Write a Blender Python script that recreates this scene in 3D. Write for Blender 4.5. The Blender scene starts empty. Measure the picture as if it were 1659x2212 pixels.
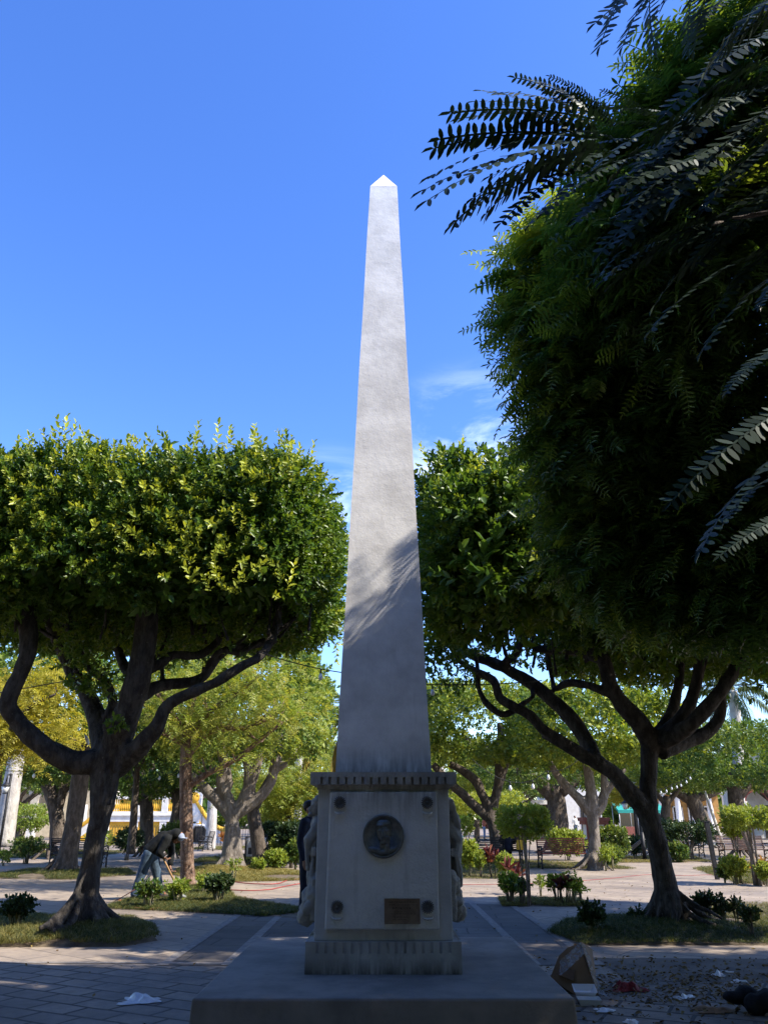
import bpy, bmesh, math, random
import numpy as np
from mathutils import Vector, Matrix
R=math.radians; PI=math.pi
random.seed(7); rng=np.random.default_rng(7)
SC=bpy.context.scene; COL=SC.collection
# ---------------------------------------------------------------- camera geometry
PITCH=R(21.27); FL=1700.0; EYE=1.5
_s,_c=math.sin(PITCH),math.cos(PITCH)
def Gd(px,py,z=0.0):
    """point on a level surface seen at photo pixel (1659 wide)"""
    u=(px-829.5)/FL; v=(py-1106)/FL; zc=_s-v*_c; h=_c+v*_s
    Y=(EYE-z)/(-zc/h); return Vector((u*Y/h,Y,z))
def Pt(px,py,Y):
    u=(px-829.5)/FL; v=(py-1106)/FL; zc=_s-v*_c; h=_c+v*_s
    return Vector((u*Y/h,Y,EYE+zc*Y/h))
# ---------------------------------------------------------------- tagging
def tag(o,label=None,cat=None,group=None,kind=None):
    if label: o['label']=label
    if cat: o['category']=cat
    if group: o['group']=group
    if kind: o['kind']=kind
    return o
def thing(name,label,cat,loc=(0,0,0),rz=0,group=None):
    o=bpy.data.objects.new(name,None); COL.objects.link(o); o.location=loc; o.rotation_euler=(0,0,rz)
    o.empty_display_size=.2
    return tag(o,label,cat,group)
def link(name,me,mat=None,parent=None,loc=(0,0,0),rz=0):
    o=bpy.data.objects.new(name,me); COL.objects.link(o); o.location=loc; o.rotation_euler=(0,0,rz)
    if mat is not None and len(me.materials)==0: me.materials.append(mat)
    if parent is not None: o.parent=parent
    return o
def copy_tree(o,parent=None):
    c=o.copy(); COL.objects.link(c); c.parent=parent
    for ch in list(o.children): copy_tree(ch,c)
    return c
# ---------------------------------------------------------------- mesh building
class MB:
    def __init__(s): s.v=[]; s.f=[]; s.sm=[]
    def add(s,vs,fs,smooth=False):
        k=len(s.v); s.v+= [tuple(v) for v in vs]; s.f+=[[i+k for i in f] for f in fs]; s.sm+=[smooth]*len(fs); return s
    def box(s,x0,x1,y0,y1,z0,z1,M=None):
        vs=[(x,y,z) for z in (z0,z1) for y in (y0,y1) for x in (x0,x1)]
        if M is not None: vs=[M@Vector(v) for v in vs]
        return s.add(vs,[(0,2,3,1),(4,5,7,6),(0,1,5,4),(2,6,7,3),(0,4,6,2),(1,3,7,5)])
    def frustum(s,a,b,z0,z1,cx=0,cy=0):
        """a,b = (half x, half y) at bottom and top"""
        vs=[(cx+sx*h[0],cy+sy*h[1],z) for h,z in((a,z0),(b,z1)) for sx,sy in((-1,-1),(1,-1),(1,1),(-1,1))]
        return s.add(vs,[(3,2,1,0),(4,5,6,7),(0,1,5,4),(1,2,6,5),(2,3,7,6),(3,0,4,7)])
    def tube(s,pts,rs,n=8,cap=True,jit=0.0,flat=None):
        P=[Vector(p) for p in pts]
        if not hasattr(rs,'__len__'): rs=[rs]*len(P)
        k0=len(s.v); vs=[]; fs=[]
        T=[]
        for i in range(len(P)):
            d=(P[min(i+1,len(P)-1)]-P[max(i-1,0)]); T.append(d.normalized() if d.length>1e-9 else Vector((0,0,1)))
        up=Vector((0,0,1)) if abs(T[0].z)<.9 else Vector((0,1,0))
        x=T[0].cross(up).normalized()
        for i,p in enumerate(P):
            x=(x-T[i]*x.dot(T[i])).normalized(); y=T[i].cross(x)
            for j in range(n):
                a=2*PI*j/n; r=rs[i]*(1+random.uniform(-jit,jit))
                vs.append(p+(x*math.cos(a)+y*math.sin(a))*r)
        for i in range(len(P)-1):
            for j in range(n):
                a=i*n+j; b=i*n+(j+1)%n; fs.append((a,b,b+n,a+n))
        if cap: fs.append(tuple(range(n-1,-1,-1))); fs.append(tuple((len(P)-1)*n+j for j in range(n)))
        return s.add(vs,fs,True)
    def lathe(s,prof,n=16,c=(0,0,0),axis='z'):
        vs=[];fs=[]
        for r,z in prof:
            for j in range(n):
                a=2*PI*j/n
                p=(r*math.cos(a),r*math.sin(a),z)
                if axis=='y': p=(p[0],p[2],p[1])
                vs.append((p[0]+c[0],p[1]+c[1],p[2]+c[2]))
        for i in range(len(prof)-1):
            for j in range(n):
                a=i*n+j;b=i*n+(j+1)%n; fs.append((a,b,b+n,a+n) if axis=='z' else (a,a+n,b+n,b))
        fs.append(tuple(range(n-1,-1,-1)) if axis=='z' else tuple(range(n)))
        k=(len(prof)-1)*n; fs.append(tuple(k+j for j in range(n)) if axis=='z' else tuple(k+j for j in range(n-1,-1,-1)))
        return s.add(vs,fs,True)
    def ell(s,c,r,n=12,m=8,rot=None):
        vs=[];fs=[]
        for i in range(m+1):
            t=PI*i/m
            for j in range(n):
                a=2*PI*j/n; v=Vector((r[0]*math.sin(t)*math.cos(a),r[1]*math.sin(t)*math.sin(a),-r[2]*math.cos(t)))
                if rot is not None: v=rot@v
                vs.append(v+Vector(c))
        for i in range(m):
            for j in range(n):
                a=i*n+j;b=i*n+(j+1)%n; fs.append((a,b,b+n,a+n))
        return s.add(vs,fs,True)
    def prism(s,poly,d0,d1,plane='xz'):
        """polygon in plane, extruded along the remaining axis"""
        n=len(poly)
        def q(p,d):
            return {'xz':(p[0],d,p[1]),'xy':(p[0],p[1],d),'yz':(d,p[0],p[1])}[plane]
        vs=[q(p,d0) for p in poly]+[q(p,d1) for p in poly]
        fs=[tuple(range(n)),tuple(range(2*n-1,n-1,-1))]+[(i,i+n,(i+1)%n+n,(i+1)%n) for i in range(n)]
        return s.add(vs,fs)
    def mesh(s,name,fix=True):
        me=bpy.data.meshes.new(name); me.from_pydata(s.v,[],s.f)
        me.polygons.foreach_set('use_smooth',s.sm)
        if fix:
            bm=bmesh.new(); bm.from_mesh(me); bmesh.ops.recalc_face_normals(bm,faces=bm.faces); bm.to_mesh(me); bm.free()
        me.update(); return me
    def build(s,name,mat,parent=None,loc=(0,0,0),rz=0,bevel=0):
        o=link(name,s.mesh(name),mat,parent,loc,rz)
        if bevel:
            m=o.modifiers.new('b','BEVEL'); m.width=bevel; m.segments=2; m.limit_method='ANGLE'; m.angle_limit=R(40)
        return o
    def fuse(s,name,mat,parent=None,voxel=.02,smooth=3,rough=0,freq=8,loc=(0,0,0),rz=0,flute=0):
        """one continuous skin over the shapes"""
        me=s.mesh(name,False); o=bpy.data.objects.new('tmp',me); COL.objects.link(o)
        m=o.modifiers.new('r','REMESH'); m.mode='VOXEL'; m.voxel_size=voxel; m.use_smooth_shade=True
        if smooth:
            m=o.modifiers.new('s','SMOOTH'); m.iterations=smooth; m.factor=.5
        dg=bpy.context.evaluated_depsgraph_get(); me2=bpy.data.meshes.new_from_object(o.evaluated_get(dg))
        bpy.data.objects.remove(o); bpy.data.meshes.remove(me); me2.name=name
        me2.materials.clear()
        if rough or flute:
            n=len(me2.vertices); co=np.empty(n*3,np.float32); me2.vertices.foreach_get('co',co); co=co.reshape(-1,3)
            no=np.empty(n*3,np.float32); me2.vertices.foreach_get('normal',no); no=no.reshape(-1,3)
            d=rough*(snoise(co,freq,1)+.5*snoise(co,freq*2.3,2))
            if flute: d=d+flute*snoise(co*np.array([1,1,.12]),freq*1.6,3)
            co=co+no*d[:,None]; me2.vertices.foreach_set('co',co.astype(np.float32).ravel()); me2.update()
        me2.polygons.foreach_set('use_smooth',[True]*len(me2.polygons))
        return link(name,me2,mat,parent,loc,rz)
def snoise(p,f,seed):
    g=np.random.default_rng(1000+seed); out=np.zeros(len(p))
    for k in range(5):
        w=g.normal(size=3); w/=np.linalg.norm(w); w*=f*g.uniform(.6,1.5)
        out+=np.sin(p@w+g.uniform(0,6.28)+1.3*np.sin(p@np.roll(w,1)*.7+k))
    return out/5
# ---------------------------------------------------------------- materials
def newmat(name):
    m=bpy.data.materials.new(name); m.use_nodes=True; nt=m.node_tree
    return m,nt,nt.nodes['Principled BSDF']
def nd(nt,t,ins=None,**kw):
    n=nt.nodes.new(t)
    for k,v in kw.items(): setattr(n,k,v)
    for k,v in (ins or {}).items():
        if hasattr(v,'is_output') or isinstance(v,bpy.types.NodeSocket): nt.links.new(v,n.inputs[k])
        else: n.inputs[k].default_value=v
    return n
def c4(c): return (c[0],c[1],c[2],1)
def mixc(nt,f,a,b,bt='MIX'):
    n=nt.nodes.new('ShaderNodeMix'); n.data_type='RGBA'; n.blend_type=bt
    for i,v in ((0,f),(6,a),(7,b)):
        if isinstance(v,bpy.types.NodeSocket): nt.links.new(v,n.inputs[i])
        else: n.inputs[i].default_value=v if i==0 else c4(v)
    return n.outputs[2]
def ramp(nt,f,lo,hi):
    n=nd(nt,'ShaderNodeMapRange',{'Value':f,'From Min':lo,'From Max':hi}); n.interpolation_type='SMOOTHSTEP'; return n.outputs[0]
def coords(nt,scale=(1,1,1),rot=(0,0,0),kind='Object'):
    t=nd(nt,'ShaderNodeTexCoord'); m=nd(nt,'ShaderNodeMapping',{'Vector':t.outputs[kind],'Scale':scale,'Rotation':rot}); return m.outputs[0]
def noise(nt,v,s,d=5,r=.6): return nd(nt,'ShaderNodeTexNoise',{'Vector':v,'Scale':s,'Detail':d,'Roughness':r}).outputs[0]
def bump(nt,h,strength,dist,b):
    n=nd(nt,'ShaderNodeBump',{'Height':h,'Strength':strength,'Distance':dist}); nt.links.new(n.outputs[0],b.inputs['Normal'])
def surf(name,c1,c2,scale=4,rough=.8,bs=0,bscale=30,bd=.01,spec=.3,metal=0,stretch=(1,1,1),streak=None,lo=.35,hi=.68):
    m,nt,b=newmat(name); v=coords(nt,stretch)
    col=mixc(nt,ramp(nt,noise(nt,v,scale),lo,hi),c1,c2)
    if streak:
        v2=coords(nt,(1,1,.1)); col=mixc(nt,ramp(nt,noise(nt,v2,streak[1],4),.52,.75),col,streak[0])
    nt.links.new(col,b.inputs['Base Color']); b.inputs['Roughness'].default_value=rough; b.inputs['Metallic'].default_value=metal
    b.inputs['Specular IOR Level'].default_value=spec
    if bs: bump(nt,noise(nt,v,bscale,6),bs,bd,b)
    return m
def leafmat(name,dark,light,young,trans=.3,rough=.42,tint=(1.5,1.35,.6)):
    m,nt,b=newmat(name)
    g=nd(nt,'ShaderNodeNewGeometry'); a=nd(nt,'ShaderNodeAttribute',attribute_name='young')
    c=mixc(nt,g.outputs['Random Per Island'],dark,light); c=mixc(nt,a.outputs['Fac'],c,young)
    nt.links.new(c,b.inputs['Base Color']); b.inputs['Roughness'].default_value=rough; b.inputs['Specular IOR Level'].default_value=.35
    t=nd(nt,'ShaderNodeBsdfTranslucent',{'Color':mixc(nt,1.0,c,tint,'MULTIPLY')})
    x=nd(nt,'ShaderNodeMixShader',{0:trans,1:b.outputs[0],2:t.outputs[0]})
    nt.links.new(x.outputs[0],nt.nodes['Material Output'].inputs[0]); return m
# ---------------------------------------------------------------- foliage
def norm(a): return a/np.maximum(np.linalg.norm(a,axis=-1,keepdims=True),1e-9)
def frames(z,spin):
    """rotation matrices whose third column is z"""
    z=norm(z); r=np.where(np.abs(z[:,2:3])<.9,np.array([[0,0,1.]]),np.array([[1.,0,0]]))
    x=norm(np.cross(r,z)); y=np.cross(z,x); c,s=np.cos(spin)[:,None],np.sin(spin)[:,None]
    return np.stack([x*c+y*s,-x*s+y*c,z],-1)
def frames_y(y,zhint):
    """second column along y, third as near zhint as possible"""
    y=norm(y); x=norm(np.cross(y,zhint)); z=np.cross(x,y); return np.stack([x,y,z],-1)
def leaf4(L,W,f=.12): return np.array([[0,0,0],[W/2,.45*L,f*W],[0,L,-.12*L],[-W/2,.45*L,f*W]]),[[0,1,2,3]]
def leaf6(L,W,f=.15): return np.array([[0,0,0],[W*.42,.25*L,f*W],[W*.4,.65*L,f*W],[0,L,-.1*L],[-W*.4,.65*L,f*W],[-W*.42,.25*L,f*W]]),[[0,1,2,3],[0,3,4,5]]
def rotx(a): c,s=math.cos(a),math.sin(a); return np.array([[1,0,0],[0,c,-s],[0,s,c]])
def rotz(a): c,s=math.cos(a),math.sin(a); return np.array([[c,-s,0],[s,c,0],[0,0,1]])
def roty(a): c,s=math.cos(a),math.sin(a); return np.array([[c,0,s],[0,1,0],[-s,0,c]])
def oval(L,W):
    ys=(0,.16,.45,.78,1.0); hw=(.07,.40,.5,.38,.05); V=[];Q=[]
    for i,(y,h) in enumerate(zip(ys,hw)): V+=[[-h*W,y*L,.02*L],[h*W,y*L,.02*L]]
    for i in range(4): Q.append([2*i,2*i+1,2*i+3,2*i+2])
    return np.array(V),Q
class Tpl:
    def __init__(s): s.V=[];s.Q=[];s.n=0
    def put(s,leaf,A,t):
        V,Q=leaf; s.V.append(V@A.T+np.array(t)); s.Q+=[[i+s.n for i in q] for q in Q]; s.n+=len(V)
    def strip(s,pts,w):
        for a,b in zip(pts[:-1],pts[1:]):
            a=np.array(a);b=np.array(b); x=np.array([w,0,0]); s.V.append(np.array([a-x,a+x,b+x,b-x])); s.Q.append([s.n,s.n+1,s.n+2,s.n+3]); s.n+=4
    def done(s): return np.concatenate(s.V),np.array(s.Q)
def sprig(n,length,L,W,hi=True,seed=0,tilt=50):
    g=random.Random(seed); t=Tpl()
    for i in range(n):
        k=(i+.5)/n; lf=(leaf6 if hi else leaf4)(L*g.uniform(.8,1.15)*(1-.25*k*k),W*g.uniform(.85,1.1))
        A=rotz(i*2.4+g.uniform(-.3,.3))@rotx(R(g.uniform(tilt-18,tilt+18)*(.5+.6*k) ))
        t.put(lf,A,(0,0,k*length))
    return t.done()
def pinnate(pairs,length,L,W,droop,hi=True,seed=0,fwd=62,curl=.25,fold=0.0,taper=.45,ov=False,tw=.5):
    g=random.Random(seed); t=Tpl(); pts=[]
    for i in range(pairs+1):
        k=i/pairs; pts.append((0,length*k,-droop*length*k*k))
    t.strip(pts,length*.006+.0012)
    for i in range(pairs):
        k=(i+.8)/pairs; y=length*k; z=-droop*length*k*k; sl=math.atan(2*droop*k)
        sz=1-taper*abs(k-.45)*1.2
        for sgn in (-1,1):
            V,Q=(oval if ov else leaf6 if hi else leaf4)(L*sz*g.uniform(.9,1.1),W*sz)
            V=V.copy(); V[:,0]+=sgn*curl*V[:,1]**2/L
            A=rotx(-sl)@roty(sgn*(fold+g.uniform(-.18,.18)))@rotz(-sgn*R(fwd+g.uniform(-7,7)))@roty(g.uniform(-tw,tw))
            t.put((V,Q),A,(0,y,z))
    V,Q=leaf6(L*.8,W*.8); t.put((V,Q),rotx(-math.atan(2*droop)),(0,length,-droop*length))
    return t.done()
def foliage(name,batches,mat,parent=None,loc=(0,0,0)):
    """batches: (template, pos Nx3, rot Nx3x3, scale N, young N)"""
    VV=[];QQ=[];YY=[];k=0
    for (V,Q),pos,rot,sc,yg in batches:
        N=len(pos)
        if N==0: continue
        W=np.einsum('nij,kj->nki',rot,V)*np.asarray(sc)[:,None,None]+pos[:,None,:]
        VV.append(W.reshape(-1,3)); QQ.append((Q[None]+ (k+np.arange(N)*len(V))[:,None,None]).reshape(-1,4)); YY.append(np.repeat(yg,len(V))); k+=N*len(V)
    V=np.concatenate(VV).astype(np.float32); Q=np.concatenate(QQ).astype(np.int32); Yg=np.concatenate(YY).astype(np.float32)
    me=bpy.data.meshes.new(name); me.vertices.add(len(V)); me.vertices.foreach_set('co',V.ravel())
    me.loops.add(Q.size); me.loops.foreach_set('vertex_index',Q.ravel()); me.polygons.add(len(Q))
    me.polygons.foreach_set('loop_start',np.arange(len(Q),dtype=np.int32)*4)
    at=me.attributes.new('young','FLOAT','POINT'); at.data.foreach_set('value',Yg)
    me.update(calc_edges=True); me.validate()
    return link(name,me,mat,parent,loc)
def box_surface(c,h,n,g,p=5,shell=.3,bumpy=.1,bf=2.2,seed=0,bottom=1.0):
    """points in the outer layer of a rounded clipped box"""
    c=np.array(c);h=np.array(h)
    ar=np.array([h[1]*h[2],h[1]*h[2],h[0]*h[2],h[0]*h[2],h[0]*h[1]*bottom,h[0]*h[1]]); fc=g.choice(6,n,p=ar/ar.sum())
    q=g.uniform(-1,1,(n,3)); ax=fc//2; q[np.arange(n),ax]=np.where(fc%2==0,-1,1)
    s=(np.abs(q)**p).sum(1)**(1/p); d=q/s[:,None]
    nr=norm(np.sign(d)*np.abs(d)**(p-1)/h)
    P=c+d*h; P=P+nr*(bumpy*snoise(P,bf,seed))[:,None]-nr*(shell*g.uniform(0,1,n)**1.5)[:,None]
    return P,nr
def ell_surface(c,r,n,g,inner=.55):
    d=norm(g.normal(size=(n,3))); k=(inner**3+(1-inner**3)*g.uniform(0,1,n))**(1/3)
    return np.array(c)+d*k[:,None]*np.array(r),d
def batch_split(tpls,pos,rot,sc,yg,g):
    idx=g.integers(0,len(tpls),len(pos)); return [(t,pos[idx==i],rot[idx==i],sc[idx==i],yg[idx==i]) for i,t in enumerate(tpls)]
# ================================================================ materials
def paving(name,bw,bh,rot,c1,c2,cm,mortar,stain,bs=.5):
    m,nt,b=newmat(name); v=coords(nt,(1,1,1),(0,0,rot))
    w=nd(nt,'ShaderNodeTexNoise',{'Vector':v,'Scale':2.0,'Detail':1}); 
    vv=nd(nt,'ShaderNodeVectorMath',{0:w.outputs['Color'],1:(.05,.05,0),2:v},operation='MULTIPLY_ADD')
    br=nd(nt,'ShaderNodeTexBrick',{'Vector':vv.outputs[0],'Color1':c4(c1),'Color2':c4(c2),'Mortar':c4(cm),'Scale':1.0,'Mortar Size':mortar,'Mortar Smooth':.3,'Bias':0.0,'Brick Width':bw,'Row Height':bh})
    n1=noise(nt,v,.9,8,.65); n2=noise(nt,v,9,8,.7)
    col=mixc(nt,ramp(nt,n1,.42,.72),br.outputs['Color'],stain)
    f=nd(nt,'ShaderNodeMath',{0:ramp(nt,n2,.3,.75),1:.42},operation='MULTIPLY').outputs[0]
    col=mixc(nt,f,col,tuple(x*.5 for x in stain)); nt.links.new(col,b.inputs['Base Color'])
    n3=noise(nt,v,.33,4,.6); dk=nd(nt,'ShaderNodeMath',{0:ramp(nt,n3,.50,.66),1:.45},operation='MULTIPLY').outputs[0]; col=mixc(nt,dk,col,tuple(x*.42 for x in stain)); nt.links.new(col,b.inputs['Base Color'])
    b.inputs['Roughness'].default_value=.75; b.inputs['Specular IOR Level'].default_value=.3
    h=nd(nt,'ShaderNodeMath',{0:n2,1:br.outputs['Fac']},operation='SUBTRACT').outputs[0]
    bump(nt,h,bs,.012,b); return m
M={}
M['slab']=paving('pale_slab_paving',.95,.5,R(38),(.40,.320,.238),(.33,.262,.195),(.10,.083,.07),.012,(.23,.19,.158))
M['cobble']=paving('grey_brick_paving',.44,.29,R(27),(.30,.245,.195),(.215,.177,.145),(.04,.037,.034),.018,(.14,.127,.116),.9)
M['band']=surf('pale_aggregate',(.27,.24,.21),(.17,.15,.135),14,.85,.5,60,.01)
M['soil']=surf('bare_soil',(.10,.075,.05),(.17,.13,.085),6,.95,.6,30,.02)
M['soil2']=surf('dusty_dark_paving',(.15,.125,.10),(.09,.075,.062),3,.9,.5,25,.015)
def stone(name,c1,c2,dirt,dz=None,streaks=.5,bd=.006,bs=.5,top=None):
    """weathered plaster; dirt gathers in runs and patches"""
    m,nt,b=newmat(name); v=coords(nt); vs=coords(nt,(1,1,.12)); vh=coords(nt,(.35,.35,1.6))
    col=mixc(nt,ramp(nt,noise(nt,v,2.6,7,.62),.35,.68),c1,c2)
    col=mixc(nt,nd(nt,'ShaderNodeMath',{0:ramp(nt,noise(nt,vh,2.2,5,.6),.45,.75),1:.5},operation='MULTIPLY').outputs[0],col,tuple(x*1.12 for x in c1))
    s=nd(nt,'ShaderNodeMath',{0:ramp(nt,noise(nt,vs,9,5,.65),.55,.8),1:streaks},operation='MULTIPLY').outputs[0]
    col=mixc(nt,s,col,dirt)
    if dz:
        sp=nd(nt,'ShaderNodeSeparateXYZ',{0:coords(nt)}).outputs[2]
        for (a,bb,amt) in dz:      # grime band between heights a (full) and bb (none)
            k=nd(nt,'ShaderNodeMapRange',{'Value':sp,'From Min':a,'From Max':bb,'To Min':1.0,'To Max':0.0}).outputs[0]
            k=nd(nt,'ShaderNodeMath',{0:k,1:ramp(nt,noise(nt,vs,16,6,.7),.3,.62)},operation='MULTIPLY').outputs[0]
            k=nd(nt,'ShaderNodeMath',{0:k,1:amt},operation='MULTIPLY',use_clamp=True).outputs[0]
            col=mixc(nt,k,col,dirt)
    nt.links.new(col,b.inputs['Base Color']); b.inputs['Roughness'].default_value=.85; b.inputs['Specular IOR Level'].default_value=.2
    hh=nd(nt,'ShaderNodeMath',{0:noise(nt,v,11,8,.62),1:noise(nt,v,70,4,.6)},operation='MULTIPLY_ADD'); hh.inputs[2].default_value=0
    h2=nd(nt,'ShaderNodeMath',{0:noise(nt,v,11,8,.62),1:nd(nt,'ShaderNodeMath',{0:noise(nt,v,60,4,.6),1:.35},operation='MULTIPLY').outputs[0]},operation='ADD').outputs[0]
    bump(nt,h2,bs,bd,b); return m
M['shaft']=stone('white_plaster',(.78,.76,.73),(.60,.58,.555),(.20,.19,.175),[(1.9,2.14,.8)],.25,.010,.42)
M['cap']=stone('clean_plaster',(.74,.68,.60),(.66,.60,.52),(.3,.27,.23),None,.25,.01,.4)
M['ped']=stone('grey_concrete',(.52,.515,.50),(.40,.395,.385),(.10,.097,.09),[(1.80,1.62,.9)],.5,.01,.5)
M['panel']=stone('stippled_grey_render',(.60,.595,.58),(.49,.485,.47),(.15,.145,.135),[(1.76,1.45,.75)],.42,.018,.8)
M['corn']=stone('stained_cornice',(.42,.41,.385),(.25,.245,.23),(.07,.068,.063),[(1.76,1.9,.5)],.6,.01,.5)
M['plinth']=stone('stained_plinth',(.45,.435,.41),(.31,.30,.28),(.09,.086,.08),[(.30,.42,1.0)],.65,.01,.6)
M['plat']=stone('worn_cement',(.235,.21,.185),(.155,.142,.127),(.07,.067,.063),None,.35,.01,.6)
M['sculpt']=stone('weathered_sculpture_stone',(.34,.325,.295),(.20,.19,.175),(.07,.067,.06),None,.8,.02,.9)
M['letters']=surf('worn_dark_lettering',(.035,.026,.02),(.06,.045,.033),20,.6)
M['rosette']=surf('sooty_rosette_stone',(.16,.155,.15),(.09,.087,.083),30,.8,.4,60,.006)
M['bronze']=surf('dark_bronze',(.09,.098,.10),(.16,.17,.165),20,.42,.4,90,.004,.5,.35)
M['plaque']=surf('brown_bronze_plaque',(.16,.11,.075),(.24,.17,.115),12,.55,.3,60,.003,.4,.2)
M['iron']=surf('black_cast_iron',(.012,.012,.013),(.028,.027,.027),12,.5,.2,50,.003,.4)
M['redwood']=surf('red_brown_slat_paint',(.26,.065,.045),(.15,.05,.035),9,.45,.2,40,.003,.4,stretch=(1,6,6))
M['blackwood']=surf('black_slat_paint',(.010,.010,.011),(.022,.02,.02),9,.5,.2,40,.003,.35)
M['brownwood']=surf('faded_brown_slat_paint',(.16,.085,.055),(.09,.055,.04),9,.5,.2,40,.003,.35)
def bark(name,c1,c2,spot,s=9,spot_amt=(.62,.72),flute=6):
    m,nt,b=newmat(name); v=coords(nt,(1,1,.45)); v3=coords(nt)
    col=mixc(nt,ramp(nt,noise(nt,v,s,8,.68),.38,.64),c1,c2)
    col=mixc(nt,ramp(nt,noise(nt,v3,s*2.6,5,.7),*spot_amt),col,spot)
    nt.links.new(col,b.inputs['Base Color']); b.inputs['Roughness'].default_value=.92; b.inputs['Specular IOR Level'].default_value=.15
    h=nd(nt,'ShaderNodeMath',{0:noise(nt,v,s*1.5,8,.7),1:noise(nt,coords(nt,(1,1,.15)),s*3,4)},operation='ADD').outputs[0]
    bump(nt,h,.9,.05,b); return m
M['bark']=bark('mottled_fig_bark',(.042,.036,.031),(.098,.086,.074),(.19,.175,.155))
M['bark_pale']=bark('pale_fig_bark',(.15,.125,.10),(.27,.23,.19),(.42,.37,.32))
M['bark_brown']=bark('shaggy_red_brown_bark',(.13,.075,.048),(.30,.20,.14),(.42,.33,.25),10,(.55,.7))
M['bark_mid']=bark('grey_brown_bark',(.075,.06,.048),(.15,.122,.10),(.24,.21,.175))
M['bark_palm']=bark('pale_palm_trunk',(.42,.39,.36),(.56,.53,.49),(.30,.27,.24),5)
M['stem']=surf('pale_green_stem',(.20,.19,.10),(.30,.26,.17),8,.8)
M['stem_dark']=surf('dark_woody_stem',(.10,.085,.06),(.17,.145,.10),8,.85)
M['ficus']=leafmat('ficus_leaf',(.048,.108,.018),(.12,.205,.028),(.47,.51,.06),.38,.36)
M['ficus_lit']=leafmat('young_ficus_leaf',(.05,.11,.018),(.13,.21,.03),(.40,.43,.055),.38,.42)
M['ficus_far']=leafmat('far_ficus_leaf',(.045,.10,.02),(.10,.175,.032),(.34,.39,.055),.36,.5)
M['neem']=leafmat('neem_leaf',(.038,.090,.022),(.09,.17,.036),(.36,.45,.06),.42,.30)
M['cassia']=leafmat('broad_pinnate_leaf',(.012,.030,.018),(.022,.048,.026),(.10,.15,.04),.08,.55)
M['gold']=leafmat('golden_leaf',(.25,.25,.03),(.42,.39,.045),(.46,.40,.06),.45,.5)
M['olive']=leafmat('olive_yellow_leaf',(.14,.215,.03),(.27,.335,.05),(.36,.34,.07),.42,.5)
M['palm']=leafmat('palm_frond',(.05,.085,.03),(.10,.14,.05),(.42,.31,.06),.3,.4)
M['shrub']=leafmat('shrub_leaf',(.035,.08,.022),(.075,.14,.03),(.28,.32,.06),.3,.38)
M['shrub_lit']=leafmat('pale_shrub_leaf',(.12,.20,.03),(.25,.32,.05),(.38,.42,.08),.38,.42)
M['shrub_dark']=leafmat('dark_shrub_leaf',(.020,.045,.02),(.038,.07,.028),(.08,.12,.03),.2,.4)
M['cordyline']=leafmat('wine_red_blade',(.085,.018,.028),(.17,.04,.05),(.26,.10,.05),.2,.4)
M['copper']=leafmat('copper_blade',(.26,.09,.03),(.38,.15,.05),(.36,.25,.08),.35,.4)
M['grass']=leafmat('grass_blade',(.03,.052,.014),(.075,.10,.022),(.33,.27,.085),.3,.6)
M['white']=surf('white_wall_paint',(.78,.76,.72),(.66,.63,.58),3,.8)
M['yellow']=surf('yellow_wall_paint',(.72,.42,.045),(.62,.34,.04),3,.8)
M['cream']=surf('cream_wall_paint',(.62,.55,.42),(.48,.42,.32),3,.85)
M['orange']=surf('orange_wall_paint',(.45,.25,.08),(.36,.20,.07),3,.85)
M['pink']=surf('red_pink_wall_paint',(.48,.15,.13),(.40,.13,.11),3,.85)
M['dark']=surf('dark_opening',(.025,.022,.02),(.045,.04,.035),3,.8)
M['tile']=surf('terracotta_roof',(.34,.14,.08),(.24,.10,.06),8,.9)
M['terraco']=surf('dark_red_trim',(.28,.10,.075),(.22,.08,.06),6,.8)
M['teal']=surf('turquoise_awning',(.03,.32,.26),(.03,.25,.21),3,.7)
M['bulb']=surf('frosted_bulb_glass',(.75,.76,.74),(.68,.7,.7),3,.2,spec=.6)
M['wire']=surf('black_cable',(.012,.012,.013),(.02,.02,.02),3,.6)
M['steel']=surf('grey_steel',(.30,.30,.30),(.40,.40,.39),6,.45,spec=.5,metal=.3)
M['lens']=surf('lantern_glass',(.75,.75,.72),(.65,.65,.62),3,.15,spec=.6)
M['pole']=surf('pale_pole_paint',(.62,.58,.48),(.52,.48,.40),5,.6)
M['card']=surf('brown_cardboard',(.30,.185,.105),(.23,.14,.08),5,.8,.2,40,.003)
M['film']=surf('milky_plastic_film',(.55,.55,.56),(.70,.70,.70),6,.25,.6,20,.02,.5)
M['foam']=surf('white_foam',(.80,.80,.80),(.74,.74,.74),4,.5)
M['redbag']=surf('red_netting',(.26,.018,.02),(.14,.01,.012),14,.7,.8,50,.02)
M['cloth']=surf('black_cloth',(.010,.011,.014),(.022,.023,.028),9,.9,.6,25,.02)
M['skin']=surf('tan_skin',(.28,.15,.095),(.24,.125,.08),6,.55)
M['jacket']=surf('black_jacket_cloth',(.005,.006,.006),(.012,.013,.013),7,.9,.4,25,.01)
M['jeans']=surf('faded_blue_denim',(.04,.065,.10),(.085,.125,.175),6,.85,.3,60,.004)
M['boot']=surf('dark_boot_leather',(.018,.014,.012),(.035,.028,.022),7,.6)
M['cap_']=surf('grey_blue_cap',(.30,.34,.45),(.24,.28,.38),6,.8)
M['navy']=surf('navy_cloth',(.008,.010,.022),(.016,.02,.038),6,.85,.3,30,.01)
M['hair']=surf('dark_hair',(.012,.009,.007),(.025,.018,.014),20,.5)
M['rust']=surf('rust_coloured_top',(.42,.14,.09),(.34,.11,.07),7,.8)
M['lightblue']=surf('light_blue_denim',(.20,.28,.42),(.15,.21,.34),6,.85)
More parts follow.
